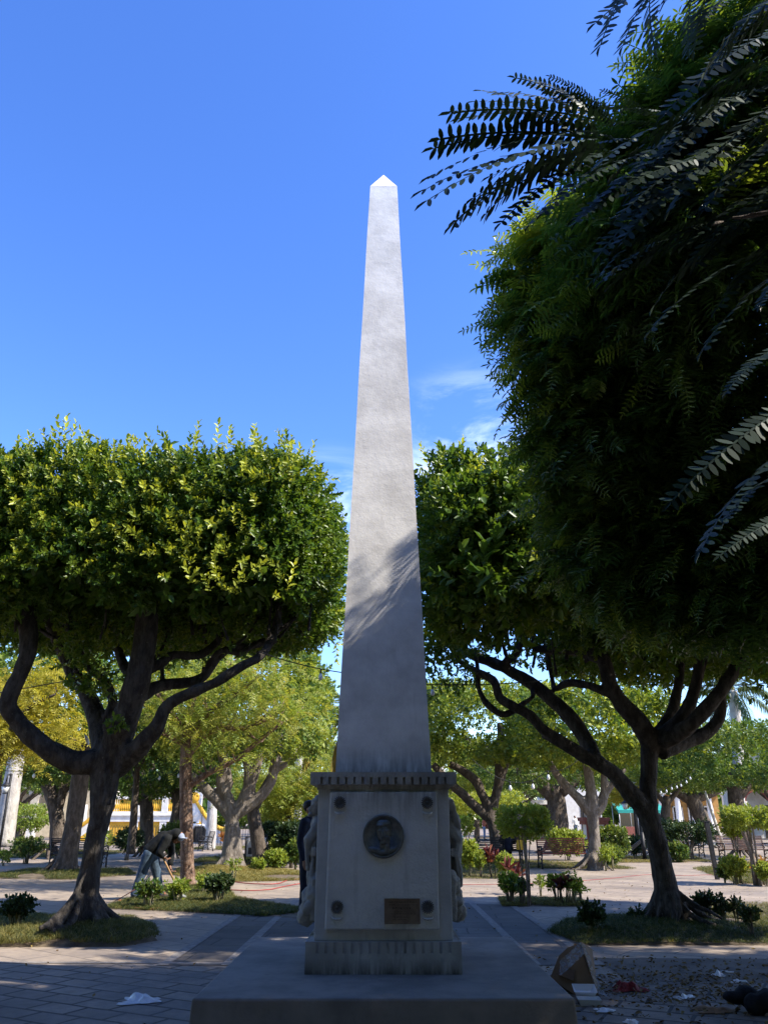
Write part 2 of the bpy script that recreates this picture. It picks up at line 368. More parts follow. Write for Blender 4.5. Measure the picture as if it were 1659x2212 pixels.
M['hose']=surf('red_hose_rubber',(.34,.06,.05),(.28,.05,.04),4,.45)
M['hose_o']=surf('orange_brown_hose',(.42,.16,.08),(.34,.12,.06),4,.5)
M['handle']=surf('wooden_handle',(.42,.24,.10),(.34,.19,.08),6,.6,stretch=(1,1,.2))
M['deadleaf']=leafmat('dry_leaf',(.10,.06,.028),(.22,.145,.065),(.28,.20,.06),.1,.8)
M['flower']=surf('red_petals',(.55,.05,.04),(.45,.06,.05),6,.6)

# ================================================================ setting
g=MB(); g.add([(-400,-60,0),(400,-60,0),(400,700,0),(-400,700,0)],[(0,1,2,3)])
tag(g.build('ground',M['slab']),kind='structure')
def sheet(name,poly,z,mat):
    m=MB(); m.add([(x,y,z) for x,y in poly],[tuple(range(len(poly)))]); return tag(m.build(name,mat),kind='structure')
sheet('brick_paving',[(-14,2.5),(-1.44,2.5),(-1.44,9.75),(-14,10.15)],.004,M['cobble'])
sheet('brick_paving',[(1.44,2.5),(14,2.5),(14,8.1),(2.55,8.9),(2.1,9.5),(1.44,9.5)],.004,M['cobble'])
M['shade_slab']=paving('shaded_stone_paving',1.1,.62,R(3),(.155,.13,.108),(.115,.098,.083),(.04,.036,.032),.012,(.075,.068,.061))  # path stone darkened: the shade of the trees is put into its colour
sheet('shaded_paving',[(-2.36,9.8),(2.30,9.8),(2.30,16.2),(1.0,16.9),(-1.0,16.0),(-2.36,14.6)],.0045,M['shade_slab'])
sheet('dirt_paving',[(2.42,8.95),(9,8.2),(9,10.1),(2.42,10.3)],.0045,M['soil2'])
b=MB()
for x in (-2.42,-1.72,1.66,2.36): b.add([(x-.06,9.8,.009),(x+.06,9.8,.009),(x+.06,17.2,.009),(x-.06,17.2,.009)],[(0,1,2,3)])
for y in (9.9,): b.add([(-14,y+.25,.005),(-1.44,y,.005),(-1.44,y+.1,.005),(-14,y+.35,.005)],[(0,1,2,3)])
tag(b.build('path',M['band']),kind='structure')

# ================================================================ monument
mo=thing('obelisk_monument','tall tapering white plaster obelisk on a grey pedestal with a bronze portrait medallion','monument',(-.005,8.08,0))
p=MB(); p.frustum((1.385,1.585),(1.37,1.57),0,.30); p.build('platform',M['plat'],mo,bevel=.018)
p=MB(); p.box(-.625,.625,-.625,.625,.29,.538)
def teeth(m,half,z0,z1,depth,n,w,margin,back):
    """band of upright pieces between n slots on each of the four faces"""
    L=2*(half-margin); pitch=L/(n-1)
    for k in range(4):
        Mx=Matrix.Rotation(k*PI/2,4,'Z')
        xs=[-half]+[-half+margin+i*pitch for i in range(n)]+[half]
        for i in range(len(xs)-1):
            a=xs[i]+(w/2 if i>0 else 0); b_=xs[i+1]-(w/2 if i<len(xs)-2 else 0)
            if k%2==1:
                if i==0: a+=depth
                if i==len(xs)-2: b_-=depth
            m.box(a,b_,-half,-half+depth,z0,z1,Mx)
p=MB(); p.box(-.65,.65,-.65,.65,.29,.455); p.box(-.634,.634,-.634,.634,.455,.537); teeth(p,.65,.455,.54,.016,16,.026,.10,0)
p.build('plinth',M['plinth'],mo)
p=MB(); p.frustum((.586,.586),(.583,.583),.538,1.745); p.build('dado',M['ped'],mo,bevel=.006)
p=MB(); p.box(-.595,.595,-.595,.595,1.742,1.782)
p.box(-.622,.622,-.622,.622,1.782,1.845); teeth(p,.652,1.782,1.845,.030,16,.022,.10,0); p.box(-.654,.654,-.654,.654,1.845,1.888)
p.build('cornice',M['corn'],mo)
p=MB()
n=14
for k in range(n):
    z0=1.886+(9.08-1.886)*k/n; z1=1.886+(9.08-1.886)*(k+1)/n
    h0=.443+(.172-.443)*k/n; h1=.443+(.172-.443)*(k+1)/n
    vs=[(sx*h,sy*h,z) for h,z in((h0,z0),(h1,z1)) for sx,sy in((-1,-1),(1,-1),(1,1),(-1,1))]
    p.add(vs,[(0,1,5,4),(1,2,6,5),(2,3,7,6),(3,0,4,7)])
me=p.mesh('shaft'); bm=bmesh.new(); bm.from_mesh(me); bmesh.ops.remove_doubles(bm,verts=bm.verts,dist=.001)
for _ in range(1): bmesh.ops.subdivide_edges(bm,edges=[e for e in bm.edges if e.calc_length()<.95],cuts=5,use_grid_fill=True)
for v in bm.verts:                                 # hand-trowelled, slightly wavy faces
    v.co.x+=.0015*math.sin(v.co.z*3.1+v.co.y*9); v.co.y+=.0008*math.sin(v.co.z*4.3+v.co.x*8)+.0005*math.sin(v.co.z*9.1)
bmesh.ops.recalc_face_normals(bm,faces=bm.faces); bm.to_mesh(me); bm.free()
link('shaft',me,M['shaft'],mo)
p=MB(); p.add([(-.170,-.170,9.078),(.170,-.170,9.078),(.170,.170,9.078),(-.170,.170,9.078),(0,0,9.43)],[(0,1,4),(1,2,4),(2,3,4),(3,0,4)])
p.build('pyramidion',M['cap'],mo)
# front panel (leans with the dado)
p=MB(); P=lambda x,z,y: (x,y,z)
def fy(z): return -.586+.003*(z-.538)/1.207
pz0,pz1=.625,1.722
vs=[(-.494,fy(pz0)-.05,pz0),(.470,fy(pz0)-.05,pz0),(.477,fy(pz1)-.045,pz1),(-.477,fy(pz1)-.045,pz1),(-.494,fy(pz0)+.02,pz0),(.470,fy(pz0)+.02,pz0),(.477,fy(pz1)+.02,pz1),(-.477,fy(pz1)+.02,pz1)]
p.add(vs,[(0,1,2,3),(0,4,5,1),(1,5,6,2),(2,6,7,3),(3,7,4,0)]); p.build('panel',M['panel'],mo,bevel=.014)
FY=lambda z: fy(z)-.05
# medallion
md=thing('medallion',None,None,(0.0,FY(1.36),1.355)); md.parent=mo
md_mesh=MB(); md_mesh.lathe([(.179,.01),(.179,-.024),(.173,-.034),(.163,-.034),(.156,-.022),(.0,-.018)],48,axis='y')
bpy.data.objects.remove(md)
md=md_mesh.build('medallion',M['bronze'],mo,(0.0,FY(1.36),1.355))
pr=MB()
pr.ell((0,-.022,.035),(.062,.034,.082)); pr.ell((.0,-.03,.10),(.066,.026,.036)); pr.ell((.052,-.016,.065),(.020,.02,.05)); pr.ell((-.028,-.05,.088),(.04,.012,.014))
pr.ell((-.004,-.056,.022),(.011,.018,.028)); pr.ell((-.004,-.062,.004),(.015,.012,.010)); pr.ell((-.03,-.046,.045),(.022,.012,.009)); pr.ell((.026,-.044,.045),(.022,.012,.009))
pr.ell((-.006,-.05,-.022),(.024,.012,.007)); pr.ell((-.006,-.048,-.033),(.02,.012,.007)); pr.ell((-.006,-.04,-.052),(.026,.018,.016)); pr.ell((.070,-.012,.02),(.012,.014,.028))
pr.ell((0,-.016,-.075),(.036,.022,.035)); pr.ell((-.06,-.014,-.115),(.085,.028,.03),rot=Matrix.Rotation(R(12),3,'Y')); pr.ell((.055,-.014,-.118),(.075,.026,.028),rot=Matrix.Rotation(R(-20),3,'Y'))
pr.ell((.0,-.02,-.13),(.07,.026,.026))
for i,(x,z) in enumerate(((.012,-.012),(.024,-.002),(.036,.002),(.047,.0))): pr.tube([(.03+.004*i,-.04,-.07),(x+.006,-.052,-.04),(x,-.055,z)],[.009,.008,.006],6)
pr.tube([(.03,-.03,-.13),(.034,-.04,-.07)],[.022,.018],8)
pr.tube([(-.02,-.034,-.10),(-.045,-.036,-.125),(-.07,-.03,-.135)],[.006,.006,.006],6); pr.tube([(.0,-.034,-.10),(.0,-.036,-.14)],.006,6)
for x,z in ((-.03,.034),(.024,.034)): pr.ell((x,-.046,z),(.012,.008,.006))
pr.fuse('portrait',M['bronze'],md,voxel=.0035,smooth=1)
# plaque with rows of raised worn lettering
pq=MB(); pq.box(.02,.322,-.012,.01,0,.192)
for (a,b_,c,d) in ((.02,.322,.184,.192),(.02,.322,0,.012),(.02,.032,.012,.184),(.312,.322,.012,.184)): pq.box(a,b_,-.018,-.012,c,d)
plq=pq.build('plaque',M['plaque'],mo,(-.012,FY(.75),.672))
tx=MB(); r2=random.Random(4)
for z,h,x0,x1 in ((.160,.010,.05,.29),(.140,.008,.055,.30),(.113,.015,.09,.24),(.088,.006,.11,.21),(.072,.009,.07,.28),(.048,.007,.10,.22),(.030,.006,.09,.20)):
    x=x0
    while x<x1:
        w=r2.uniform(.4,.8)*h; tx.box(x,x+w*.35,-.0155,-.012,z,z+h); 
        if r2.random()<.6: tx.box(x+w*.35,x+w,-.0150,-.012,z+(h*.4 if r2.random()<.5 else 0),z+h*.6 if r2.random()<.5 else z+h)
        x+=w+h*(.28 if r2.random()<.82 else .9)
tx.build('raised_lettering',M['letters'],plq)
for x,z in ((-.387,1.632),(.387,1.632),(-.393,.80),(.376,.80)):
    m=MB(); m.lathe([(.034,.008),(.034,-.008),(.026,-.012),(.016,-.006),(.014,-.004)],24,axis='y')
    for k in range(18):
        a=k*2*PI/18; m.ell((.035*math.cos(a),-.010,.035*math.sin(a)),(.014,.013,.0055),6,4,Matrix.Rotation(-a,3,'Y'))
    m.ell((0,-.010,0),(.010,.014,.010),8,6)
    m.build('rosette',M['rosette'],mo,(x,FY(z),z)).scale=(1.14,1.1,1.14)
    m=MB(); m.tube([(-.045,-.004,.012),(-.03,-.014,-.002),(0,-.018,-.006),(.03,-.014,-.002),(.045,-.004,.012)],[.003,.008,.011,.008,.003],6)
    m.build('bracket_lip',M['panel'],mo,(x,FY(z-.10),z-.088))
# carved standing figures on rocks, one on each flank
def carving(s):
    m=MB(); X=lambda x: s*x; rr=random.Random(int(5+s))
    # rock
    for k in range(44):
        z=rr.uniform(.67,1.02); w=min(1.04-z,.30)*.36; x=.60+w*rr.uniform(.3,1); y=rr.uniform(-.34,.34); a=rr.uniform(.05,.085)
        m.ell((X(x),y,z),(a*rr.uniform(.6,1),a*rr.uniform(.8,1.5),a*rr.uniform(.7,1.2)),7,5,Matrix.Rotation(rr.uniform(0,3),3,Vector((rr.uniform(-1,1),rr.uniform(-1,1),rr.uniform(-1,1))).normalized()))
    m.box(min(X(.56),X(.64)),max(X(.56),X(.64)),-.36,.36,.66,1.0)
    # legs, robe, torso
    m.tube([(X(.60),-.10,.86),(X(.645),-.14,1.0),(X(.63),-.10,1.16),(X(.61),-.06,1.3)],[.055,.06,.075,.09],9)
    m.tube([(X(.60),.10,.86),(X(.64),.08,1.02),(X(.63),.05,1.18),(X(.61),.0,1.3)],[.055,.062,.08,.095],9)
    m.ell((X(.60),-.02,1.33),(.10,.19,.17)); m.ell((X(.61),-.03,1.44),(.085,.20,.10))
    for k in range(9): # deep vertical folds of the robe
        y=-.24+.06*k; x=.615+.03*rr.random(); m.tube([(X(x),y*.8,1.50-.1*rr.random()),(X(x+.05*rr.random()),y+rr.uniform(-.04,.04),1.22),(X(x+.03),y+rr.uniform(-.05,.05),.98)],[.012,.02,.014],5)
    for k in range(7): # drapery folds
        y=-.22+.07*k; m.tube([(X(.63),y*.7,1.46),(X(.70),y,1.26),(X(.685),y+rr.uniform(-.03,.03),1.06)],[.014,.026,.016],6)
    m.tube([(X(.60),-.20,1.45),(X(.69),-.24,1.32),(X(.68),-.20,1.20),(X(.61),-.26,1.22)],[.05,.045,.038,.03],8)   # arm across
    m.tube([(X(.60),.16,1.45),(X(.68),.18,1.30),(X(.66),.02,1.24)],[.05,.042,.032],8)
    for k in range(4): m.tube([(X(.645),-.27,1.24-.018*k),(X(.61),-.30,1.245-.018*k)],.011,6)
    m.tube([(X(.62),-.03,1.46),(X(.635),-.05,1.55)],[.05,.045],8)
    # head looking outward and to the front
    if s<0:
        m.ell((X(.640),-.08,1.585),(.062,.075,.075)); m.ell((X(.70),-.12,1.58),(.016,.018,.026)); m.ell((X(.690),-.12,1.535),(.022,.03,.014))
        m.ell((X(.625),-.07,1.645),(.070,.085,.045)); m.tube([(X(.69),-.13,1.615),(X(.60),-.15,1.625),(X(.56),-.12,1.62)],[.012,.012,.01],6); m.ell((X(.615),-.06,1.68),(.045,.06,.03))
    else:
        m.ell((X(.615),-.03,1.60),(.07,.10,.09)); m.ell((X(.655),-.02,1.47),(.05,.16,.13)); m.ell((X(.60),0,1.66),(.05,.12,.04)); m.ell((X(.66),-.06,1.05),(.05,.16,.22)); m.ell((X(.655),-.1,1.25),(.05,.12,.16))
        for k in range(8): y=-.26+.07*k; m.tube([(X(.63),y,1.66-.03*k%3),(X(.69+.02*rr.random()),y+.05,1.42),(X(.67),y-.03,1.18),(X(.70),y+.04,.92)],[.018,.028,.022,.03],5)
        m.tube([(X(.60),.05,1.66),(X(.68),.0,1.50),(X(.70),-.04,1.30),(X(.68),-.02,1.1)],[.04,.05,.05,.04],8)
    return m.fuse('flank_carving',M['sculpt'],mo,voxel=.0095,smooth=1,rough=.011,freq=26)
cl=carving(-1); cl['label']='carved helmeted figure standing on a rock, on the left flank of the pedestal'
cr=carving(1); cr['label']='carved draped figure on a rounded rock, on the right flank of the pedestal'
# ================================================================ trees
FIC=[sprig(9,.19,.102,.049,True,s,58) for s in range(5)]
FIC_SH=[sprig(12,.33,.104,.048,True,20+s,52) for s in range(3)]
FAR=[sprig(7,.26,.17,.085,False,40+s,58) for s in range(4)]
NEEM=[pinnate(8,.31,.086,.026,.30,True,s,58,.28) for s in range(4)]
NEEM_OFF=[pinnate(6,.40,.12,.05,.30,False,10+s,58,.2) for s in range(3)]
CAS=[pinnate(20,.66,.080,.028,.28,True,s,68,.05,.10,.40,True,.28) for s in range(5)]
FEATHER=[pinnate(5,.30,.085,.034,.35,False,60+s,62,.1) for s in range(3)]

LS=1.0
def limb(m,pts,n=9,jit=.05):
    """pts: (px,py,Y,r) along a limb; smoothed"""
    P=[(Pt(a,b,y),r*LS) for a,b,y,r in pts]; Q=[];Rr=[]
    for i in range(len(P)-1):
        p0=P[max(i-1,0)][0];p1,r1=P[i];p2,r2=P[i+1];p3=P[min(i+2,len(P)-1)][0]
        for k in range(4):
            t=k/4; q=.5*((2*p1)+(p2-p0)*t+(2*p0-5*p1+4*p2-p3)*t*t+(3*p1-p0-3*p2+p3)*t**3); Q.append(q); Rr.append(r1+(r2-r1)*t)
    Q.append(P[-1][0]);Rr.append(P[-1][1]); m.tube(Q,Rr,n,True,jit)
def shoots(c,h,n,g,ln=(.5,1.3),up=.8,faces='top'):
    """long new shoots poking out of a clipped crown"""
    q=g.uniform(-.97,.97,(n,3)); k=g.uniform(0,1,n)
    top=k<.38; front=(k>=.38)&(k<.76)
    q[top,2]=.94; q[front,1]=-.97; q[~top&~front,0]=np.where(g.uniform(0,1,(~top&~front).sum())<.3,-.97,.97)
    nr=np.zeros((n,3)); nr[top,2]=1; nr[front,1]=-1; nr[~top&~front,0]=np.sign(q[~top&~front,0])
    P=np.array(c)+q*np.array(h); d=norm(nr*np.where(top,.6,1.0)[:,None]+np.array([0,0,1.])*np.where(top,up,.45)[:,None]+g.normal(size=(n,3))*np.where(top,.3,.55)[:,None])
    return P,d
def ficus_crown(parent,c,h,n,seed,nshoot,fill=1200,mat='ficus',ymul=1.0,p=5,bumpy=.14,shear=0,boxes=None,chamfer=None):
    g=np.random.default_rng(seed)
    bx=boxes or [(c,h,1.0)]; Pn=[box_surface(cc,hh,int(n*f),g,p,.42,bumpy,2.4,seed+i) for i,(cc,hh,f) in enumerate(bx)]
    P=np.concatenate([q[0] for q in Pn]); nr=np.concatenate([q[1] for q in Pn])
    if chamfer:
        cn=np.array(chamfer[:3]); ex=P@cn-chamfer[3]; k=ex>0; P[k]-=cn*(ex[k]*(1-.12*g.uniform(0,1,k.sum())))[:,None]; nr[k]=cn
    keep=snoise(P,3.1,seed+5)>np.where(nr[:,2]<-.4,-.16,-.5); P,nr=P[keep],nr[keep]
    z=norm(nr*.75+g.normal(size=P.shape)*.55+np.array([0,0,.35])); N=len(P)
    yg=np.clip(g.normal(.0,.16,N)+.10*snoise(P,1.7,seed+9),0,1)*ymul
    B=batch_split(FIC,P,frames(z,g.uniform(0,6.28,N)),g.uniform(.75,1.2,N),yg,g)
    # inner leaves
    q=np.concatenate([g.uniform(-.82,.82,(int(fill*f),3))*np.array(hh)+np.array(cc) for cc,hh,f in bx]); fill=len(q); B+=batch_split(FIC,q,frames(norm(g.normal(size=q.shape)),g.uniform(0,6.28,fill)),g.uniform(1.5,2.4,fill),np.zeros(fill),g)
    Pd=[shoots(cc,hh,int(nshoot*f),g) for cc,hh,f in bx]; P=np.concatenate([q[0] for q in Pd]); d=np.concatenate([q[1] for q in Pd])
    if chamfer: ex=P@cn-chamfer[3]; k=ex>0; P[k]-=cn*ex[k][:,None]
    k=snoise(P,1.9,seed+31)>-.18; P,d=P[k],d[k]; N=len(P)
    B+=batch_split(FIC_SH,P,frames(d,g.uniform(0,6.28,N)),g.uniform(.35,1.25,N),np.clip(g.normal(.62,.28,N),0,1)*ymul,g)
    if shear:
        for b_ in B: b_[1][:,0]+=shear*(b_[1][:,1]-bx[0][0][1])
    return foliage('crown',B,M[mat],parent)
def far_crown(parent,c,h,n,seed,mat='ficus_far',p=4,size=1.0,young=.12,ragged=.2,loc=(0,0,0)):
    g=np.random.default_rng(seed); P,nr=box_surface(c,h,n,g,p,.6,ragged,1.3,seed)
    keep=snoise(P,1.9,seed+3)>-.5; P,nr=P[keep],nr[keep]; N=len(P)
    z=norm(nr*.7+g.normal(size=P.shape)*.6+np.array([0,0,.3]))
    yg=np.clip(g.normal(young,.25,N),0,1)
    return foliage('crown',batch_split(FAR,P,frames(z,g.uniform(0,6.28,N)),g.uniform(.7,1.25,N)*size,yg,g),M[mat],parent,loc)
def roots(m,x,y,r0,n,seed,ln=.9,r=.07,z=.35):
    rr=random.Random(seed)
    for k in range(n):
        a=k*2*PI/n+rr.uniform(-.3,.3); L=ln*rr.uniform(.6,1.2); w=rr.uniform(-.25,.25)
        pts=[]
        for i in range(6):
            t=i/5; d=r0*.6+L*t**1.15; aa=a+w*t
            pts.append((x+d*math.cos(aa),y+d*math.sin(aa),max(z*(1-t)**1.9+.03*(1-t)-.05*t,-.06)))
        m.tube(pts,[r*rr.uniform(.8,1.2)*(1-.75*i/5) for i in range(6)],7)

# ---- the near clipped fig on the left
T1=thing('fig_tree','broad clipped fig tree with a thick curving trunk and square crown left of the obelisk','tree',(0,0,0))
m=MB(); Y=12.3; LS=.88
limb(m,[(168,2050,Y,.46),(176,1985,Y,.32),(188,1925,Y,.20),(198,1863,Y,.158),(206,1813,Y,.165),(218,1763,Y,.18),(225,1712,Y,.225),(230,1640,Y,.25)],12)
limb(m,[(230,1640,Y,.22),(160,1645,Y-.1,.20),(95,1612,Y-.3,.17),(45,1565,Y-.4,.15),(18,1520,Y-.5,.15),(45,1455,Y-.5,.14),(62,1400,Y-.5,.15),(60,1300,Y-.4,.16),(66,1180,Y,.12)],10)
limb(m,[(228,1640,Y,.22),(215,1570,Y+.2,.18),(190,1500,Y+.4,.15),(150,1440,Y+.5,.11),(118,1370,Y+.4,.10),(90,1290,Y+.3,.10),(70,1180,Y+.3,.07)],10)
limb(m,[(235,1650,Y,.24),(262,1580,Y-.2,.24),(290,1500,Y-.4,.22),(308,1420,Y-.5,.20),(318,1330,Y-.5,.19),(320,1200,Y-.4,.14),(330,1080,Y,.08)],12)
limb(m,[(250,1660,Y,.2),(300,1615,Y-.3,.17),(340,1570,Y-.5,.13),(362,1525,Y-.6,.11),(410,1498,Y-.7,.10),(470,1472,Y-.8,.09),(520,1440,Y-.8,.085),(565,1415,Y-.6,.08),(592,1365,Y-.3,.07),(610,1290,Y,.05)],9)
limb(m,[(295,1510,Y-.3,.13),(345,1482,Y,.11),(400,1475,Y+.2,.10),(440,1462,Y+.2,.09),(470,1420,Y+.3,.08),(500,1400,Y+.4,.075),(545,1395,Y+.6,.07),(590,1370,Y+.8,.06),(620,1300,Y+1,.04)],9)
limb(m,[(305,1450,Y-.2,.12),(345,1435,Y-.2,.10),(375,1415,Y,.09),(430,1415,Y+.1,.085),(470,1385,Y+.4,.07),(490,1340,Y+.6,.06),(500,1250,Y+.6,.04)],9)
limb(m,[(440,1462,Y+.2,.07),(455,1430,Y+.1,.06),(480,1405,Y,.06),(520,1410,Y,.06),(560,1385,Y+.2,.05)],8)
limb(m,[(300,1480,Y+.4,.10),(270,1440,Y+.8,.10),(255,1390,Y+1.2,.09),(250,1300,Y+1.5,.06)],8)
limb(m,[(215,1580,Y+.1,.12),(245,1520,Y+.3,.10),(225,1470,Y+.4,.08),(190,1440,Y+.5,.07),(165,1380,Y+.5,.07),(140,1320,Y+.5,.05)],8)
limb(m,[(118,1370,Y+.4,.06),(160,1345,Y+.5,.06),(200,1340,Y+.9,.05),(240,1320,Y+1.3,.04)],7)
bx,by=Pt(176,2010,Y).x,Y
roots(m,bx,by,.22,11,3,.85,.075,.42)
for (a,b_,cc,d) in (((188,1880),(150,1960),(118,2010),(105,2048)),((180,1930),(160,1985),(135,2020),(128,2046)),((176,1915),(140,1965),(108,1995),(88,2005))):
    limb(m,[(a[0],a[1],Y-.25,.03),(b_[0],b_[1],Y-.42,.05),(cc[0],cc[1],Y-.7,.055),(d[0],d[1],Y-.95,.04)],7)
for k in range(9): # hanging aerial roots hugging the fork
    x=random.uniform(205,275); limb(m,[(x+random.uniform(-6,22),1540-random.uniform(0,60),Y-.38,.012),(x*.8+46,1640,Y-.28,.018),(x*.4+130,1740,Y-.2,.014)],5)
r9=random.Random(3)
for k in range(40):
    px=r9.uniform(20,690); y0=1385+r9.uniform(-25,15)-.05*abs(px-400); q=r9.uniform(-30,30); yy=Y+r9.uniform(-.8,1.4); limb(m,[(px,y0,yy,.034),(px+q*.5,y0-45,yy+.1,.028),(px+q,y0-95,yy+.2,.016)],6)
for a,b_ in (((555,1412),(640,1330)),((500,1400),(560,1330)),((420,1490),(440,1440)),((330,1430),(370,1340)),((120,1380),(60,1340)),((350,1480),(340,1400)),((160,1450),(200,1400)),((590,1370),(670,1290))):
    limb(m,[(a[0],a[1],Y,.05),((a[0]+b_[0])/2+6,(a[1]+b_[1])/2+6,Y+.2,.042),(b_[0],b_[1],Y+.3,.03)],7)
m.fuse('trunk',M['bark'],T1,.023,2,.012,9,flute=.008)
ficus_crown(T1,(-4.2,13.0,5.58),(3.4,2.45,1.22),14500,11,1150,3800,chamfer=(.83,-.5577,0,-7.16))
# epicormic leaves on the limbs
g=np.random.default_rng(5); pts=[]
for (px,py,y,n,s) in ((180,1410,11.9,60,.35),(200,1480,12.0,45,.3),(265,1560,11.9,14,.25),(160,1370,11.9,40,.3),(330,1390,12.5,60,.5),(560,1330,12.4,80,.6),(450,1330,12.6,80,.7)):
    c=np.array(Pt(px,py,y)); pts.append(c+g.normal(size=(n,3))*s*.5)
P=np.concatenate(pts); foliage('trunk_sprouts',batch_split(FIC,P,frames(norm(g.normal(size=P.shape)+np.array([0,-.3,.4])),g.uniform(0,6,len(P))),g.uniform(.7,1.1,len(P)),np.clip(g.normal(.08,.15,len(P)),0,1),g),M['ficus'],T1)

# ---- the near clipped fig on the right
T2=thing('fig_tree','clipped fig tree with a bare forked trunk leaning left, right of the obelisk','tree',(0,0,0))
m=MB(); Y=13.0
limb(m,[(1456,2040,Y,.46),(1447,1985,Y,.32),(1438,1920,Y,.20),(1427,1863,Y,.18),(1416,1813,Y,.175),(1399,1763,Y,.185),(1395,1735,Y,.2)],12)
limb(m,[(1396,1755,Y,.18),(1360,1712,Y-.1,.165),(1318,1665,Y-.2,.135),(1245,1623,Y-.3,.125),(1182,1583,Y-.4,.10),(1146,1547,Y-.4,.09),(1105,1524,Y-.4,.085),(1079,1506,Y-.3,.08),(1065,1470,Y-.2,.075),(1024,1448,Y,.06),(990,1425,Y+.3,.05),(960,1380,Y+.5,.035)],9)
limb(m,[(1285,1640,Y-.25,.12),(1268,1605,Y,.14),(1236,1556,Y+.1,.14),(1191,1511,Y+.2,.13),(1146,1475,Y+.3,.125),(1105,1452,Y+.4,.12),(1083,1439,Y+.4,.11),(1024,1416,Y+.6,.09),(990,1390,Y+.8,.07),(970,1330,Y+1,.05)],9)
limb(m,[(1150,1490,Y+.2,.06),(1150,1506,Y+.05,.055),(1124,1524,Y-.1,.055),(1105,1538,Y-.25,.06),(1083,1543,Y-.3,.06),(1051,1520,Y-.25,.06),(1033,1484,Y-.1,.05),(1031,1443,Y+.1,.045),(1026,1400,Y+.3,.035)],8)
limb(m,[(1083,1439,Y+.4,.06),(1098,1420,Y+.2,.055),(1120,1408,Y,.05),(1128,1360,Y,.04)],7)
limb(m,[(1404,1780,Y,.15),(1399,1712,Y,.145),(1401,1662,Y,.15),(1403,1612,Y,.17),(1412,1580,Y,.19)],11)
limb(m,[(1408,1610,Y,.19),(1380,1560,Y-.2,.17),(1342,1520,Y-.3,.16),(1318,1480,Y-.4,.14),(1305,1430,Y-.4,.13),(1285,1395,Y-.3,.12),(1270,1340,Y,.09)],10)
limb(m,[(1316,1500,Y-.35,.09),(1303,1493,Y-.4,.085),(1263,1479,Y-.2,.08),(1227,1475,Y,.075),(1200,1487,Y+.2,.06),(1193,1470,Y+.4,.055),(1180,1400,Y+.6,.045)],8)
limb(m,[(1300,1425,Y-.4,.1),(1250,1408,Y,.09),(1200,1405,Y+.4,.09),(1150,1400,Y+.6,.08)],8)
limb(m,[(1418,1590,Y,.15),(1448,1545,Y+.2,.11),(1462,1490,Y+.3,.09),(1470,1430,Y+.4,.08),(1475,1360,Y+.6,.07)],9)
limb(m,[(1420,1600,Y,.18),(1470,1555,Y-.3,.13),(1500,1490,Y-.4,.11),(1510,1430,Y-.4,.10),(1515,1350,Y-.3,.09)],9)
limb(m,[(1422,1605,Y,.17),(1480,1575,Y-.5,.14),(1530,1525,Y-.7,.13),(1575,1465,Y-.7,.11),(1605,1400,Y-.5,.10),(1625,1320,Y,.08)],9)
limb(m,[(1425,1620,Y,.18),(1480,1600,Y+.2,.15),(1530,1580,Y+.3,.12),(1555,1540,Y+.3,.10),(1558,1480,Y+.3,.09),(1580,1440,Y+.5,.08),(1600,1380,Y+.8,.07)],9)
limb(m,[(1340,1700,Y-.1,.10),(1295,1640,Y+.3,.09),(1220,1610,Y+.6,.08),(1170,1590,Y+.9,.05)],7)
for (a,b_) in (((1000,1420),(960,1360)),((1060,1400),(1090,1330)),((1180,1420),(1200,1330)),((1350,1430),(1370,1340)),((1100,1430),(1120,1350))):
    limb(m,[(a[0],a[1],Y+.6,.06),((a[0]+b_[0])/2+8,(a[1]+b_[1])/2,Y+.8,.05),(b_[0],b_[1],Y+1,.04)],7)
bx=Pt(1452,2005,Y).x
roots(m,bx,Y,.22,11,8,.8,.075,.42)
for pts in (((1455,1915),(1465,1960),(1462,2010),(1455,2042)),((1450,1930),(1490,1975),(1520,1990),(1545,2000)),((1462,1925),(1500,1955),(1530,1968),(1560,1985)),((1462,1930),(1478,1980),(1475,2020),(1482,2044))):
    limb(m,[(x,y,Y-.3-.15*k,.035+.012*(k==1)) for k,(x,y) in enumerate(pts)],7)
r9=random.Random(4)
for k in range(44):
    px=r9.uniform(930,1640); y0=1440+r9.uniform(-25,20)-(30 if px<1100 else 0); q=r9.uniform(-35,35); yy=Y+r9.uniform(-.6,1.6); limb(m,[(px,y0,yy,.036),(px+q*.5,y0-45,yy+.1,.03),(px+q,y0-95,yy+.2,.018)],6)
m.fuse('trunk',M['bark'],T2,.023,2,.012,9,flute=.008)
ficus_crown(T2,None,None,15500,12,360,4200,ymul=.9,boxes=[((2.0,11.2,5.32),(1.45,.80,1.30),.20),((1.95,10.0,4.95),(1.3,.6,.85),.12),((6.0,12.8,5.30),(3.4,2.95,1.40),.68)])
g=np.random.default_rng(6); pts=[]
for (px,py,y,n,s) in ((950,1430,13.2,110,.7),(1010,1380,13.2,60,.7),(1150,1370,13.4,60,.9),(1260,1360,13.2,60,.9),(1400,1380,13.2,70,.9),(1520,1400,13,60,.9),(1630,1420,13,110,.8),(930,1370,13,80,.6)):
    c=np.array(Pt(px,py,y)); pts.append(c+g.normal(size=(n,3))*s*np.array([.5,.7,.32]))
P=np.concatenate(pts); foliage('hanging_leaves',batch_split(FIC,P,frames(norm(g.normal(size=P.shape)+np.array([0,-.2,-.5])),g.uniform(0,6,len(P))),g.uniform(.8,1.2,len(P)),np.zeros(len(P)),g),M['ficus'],T2)

LS=1.0
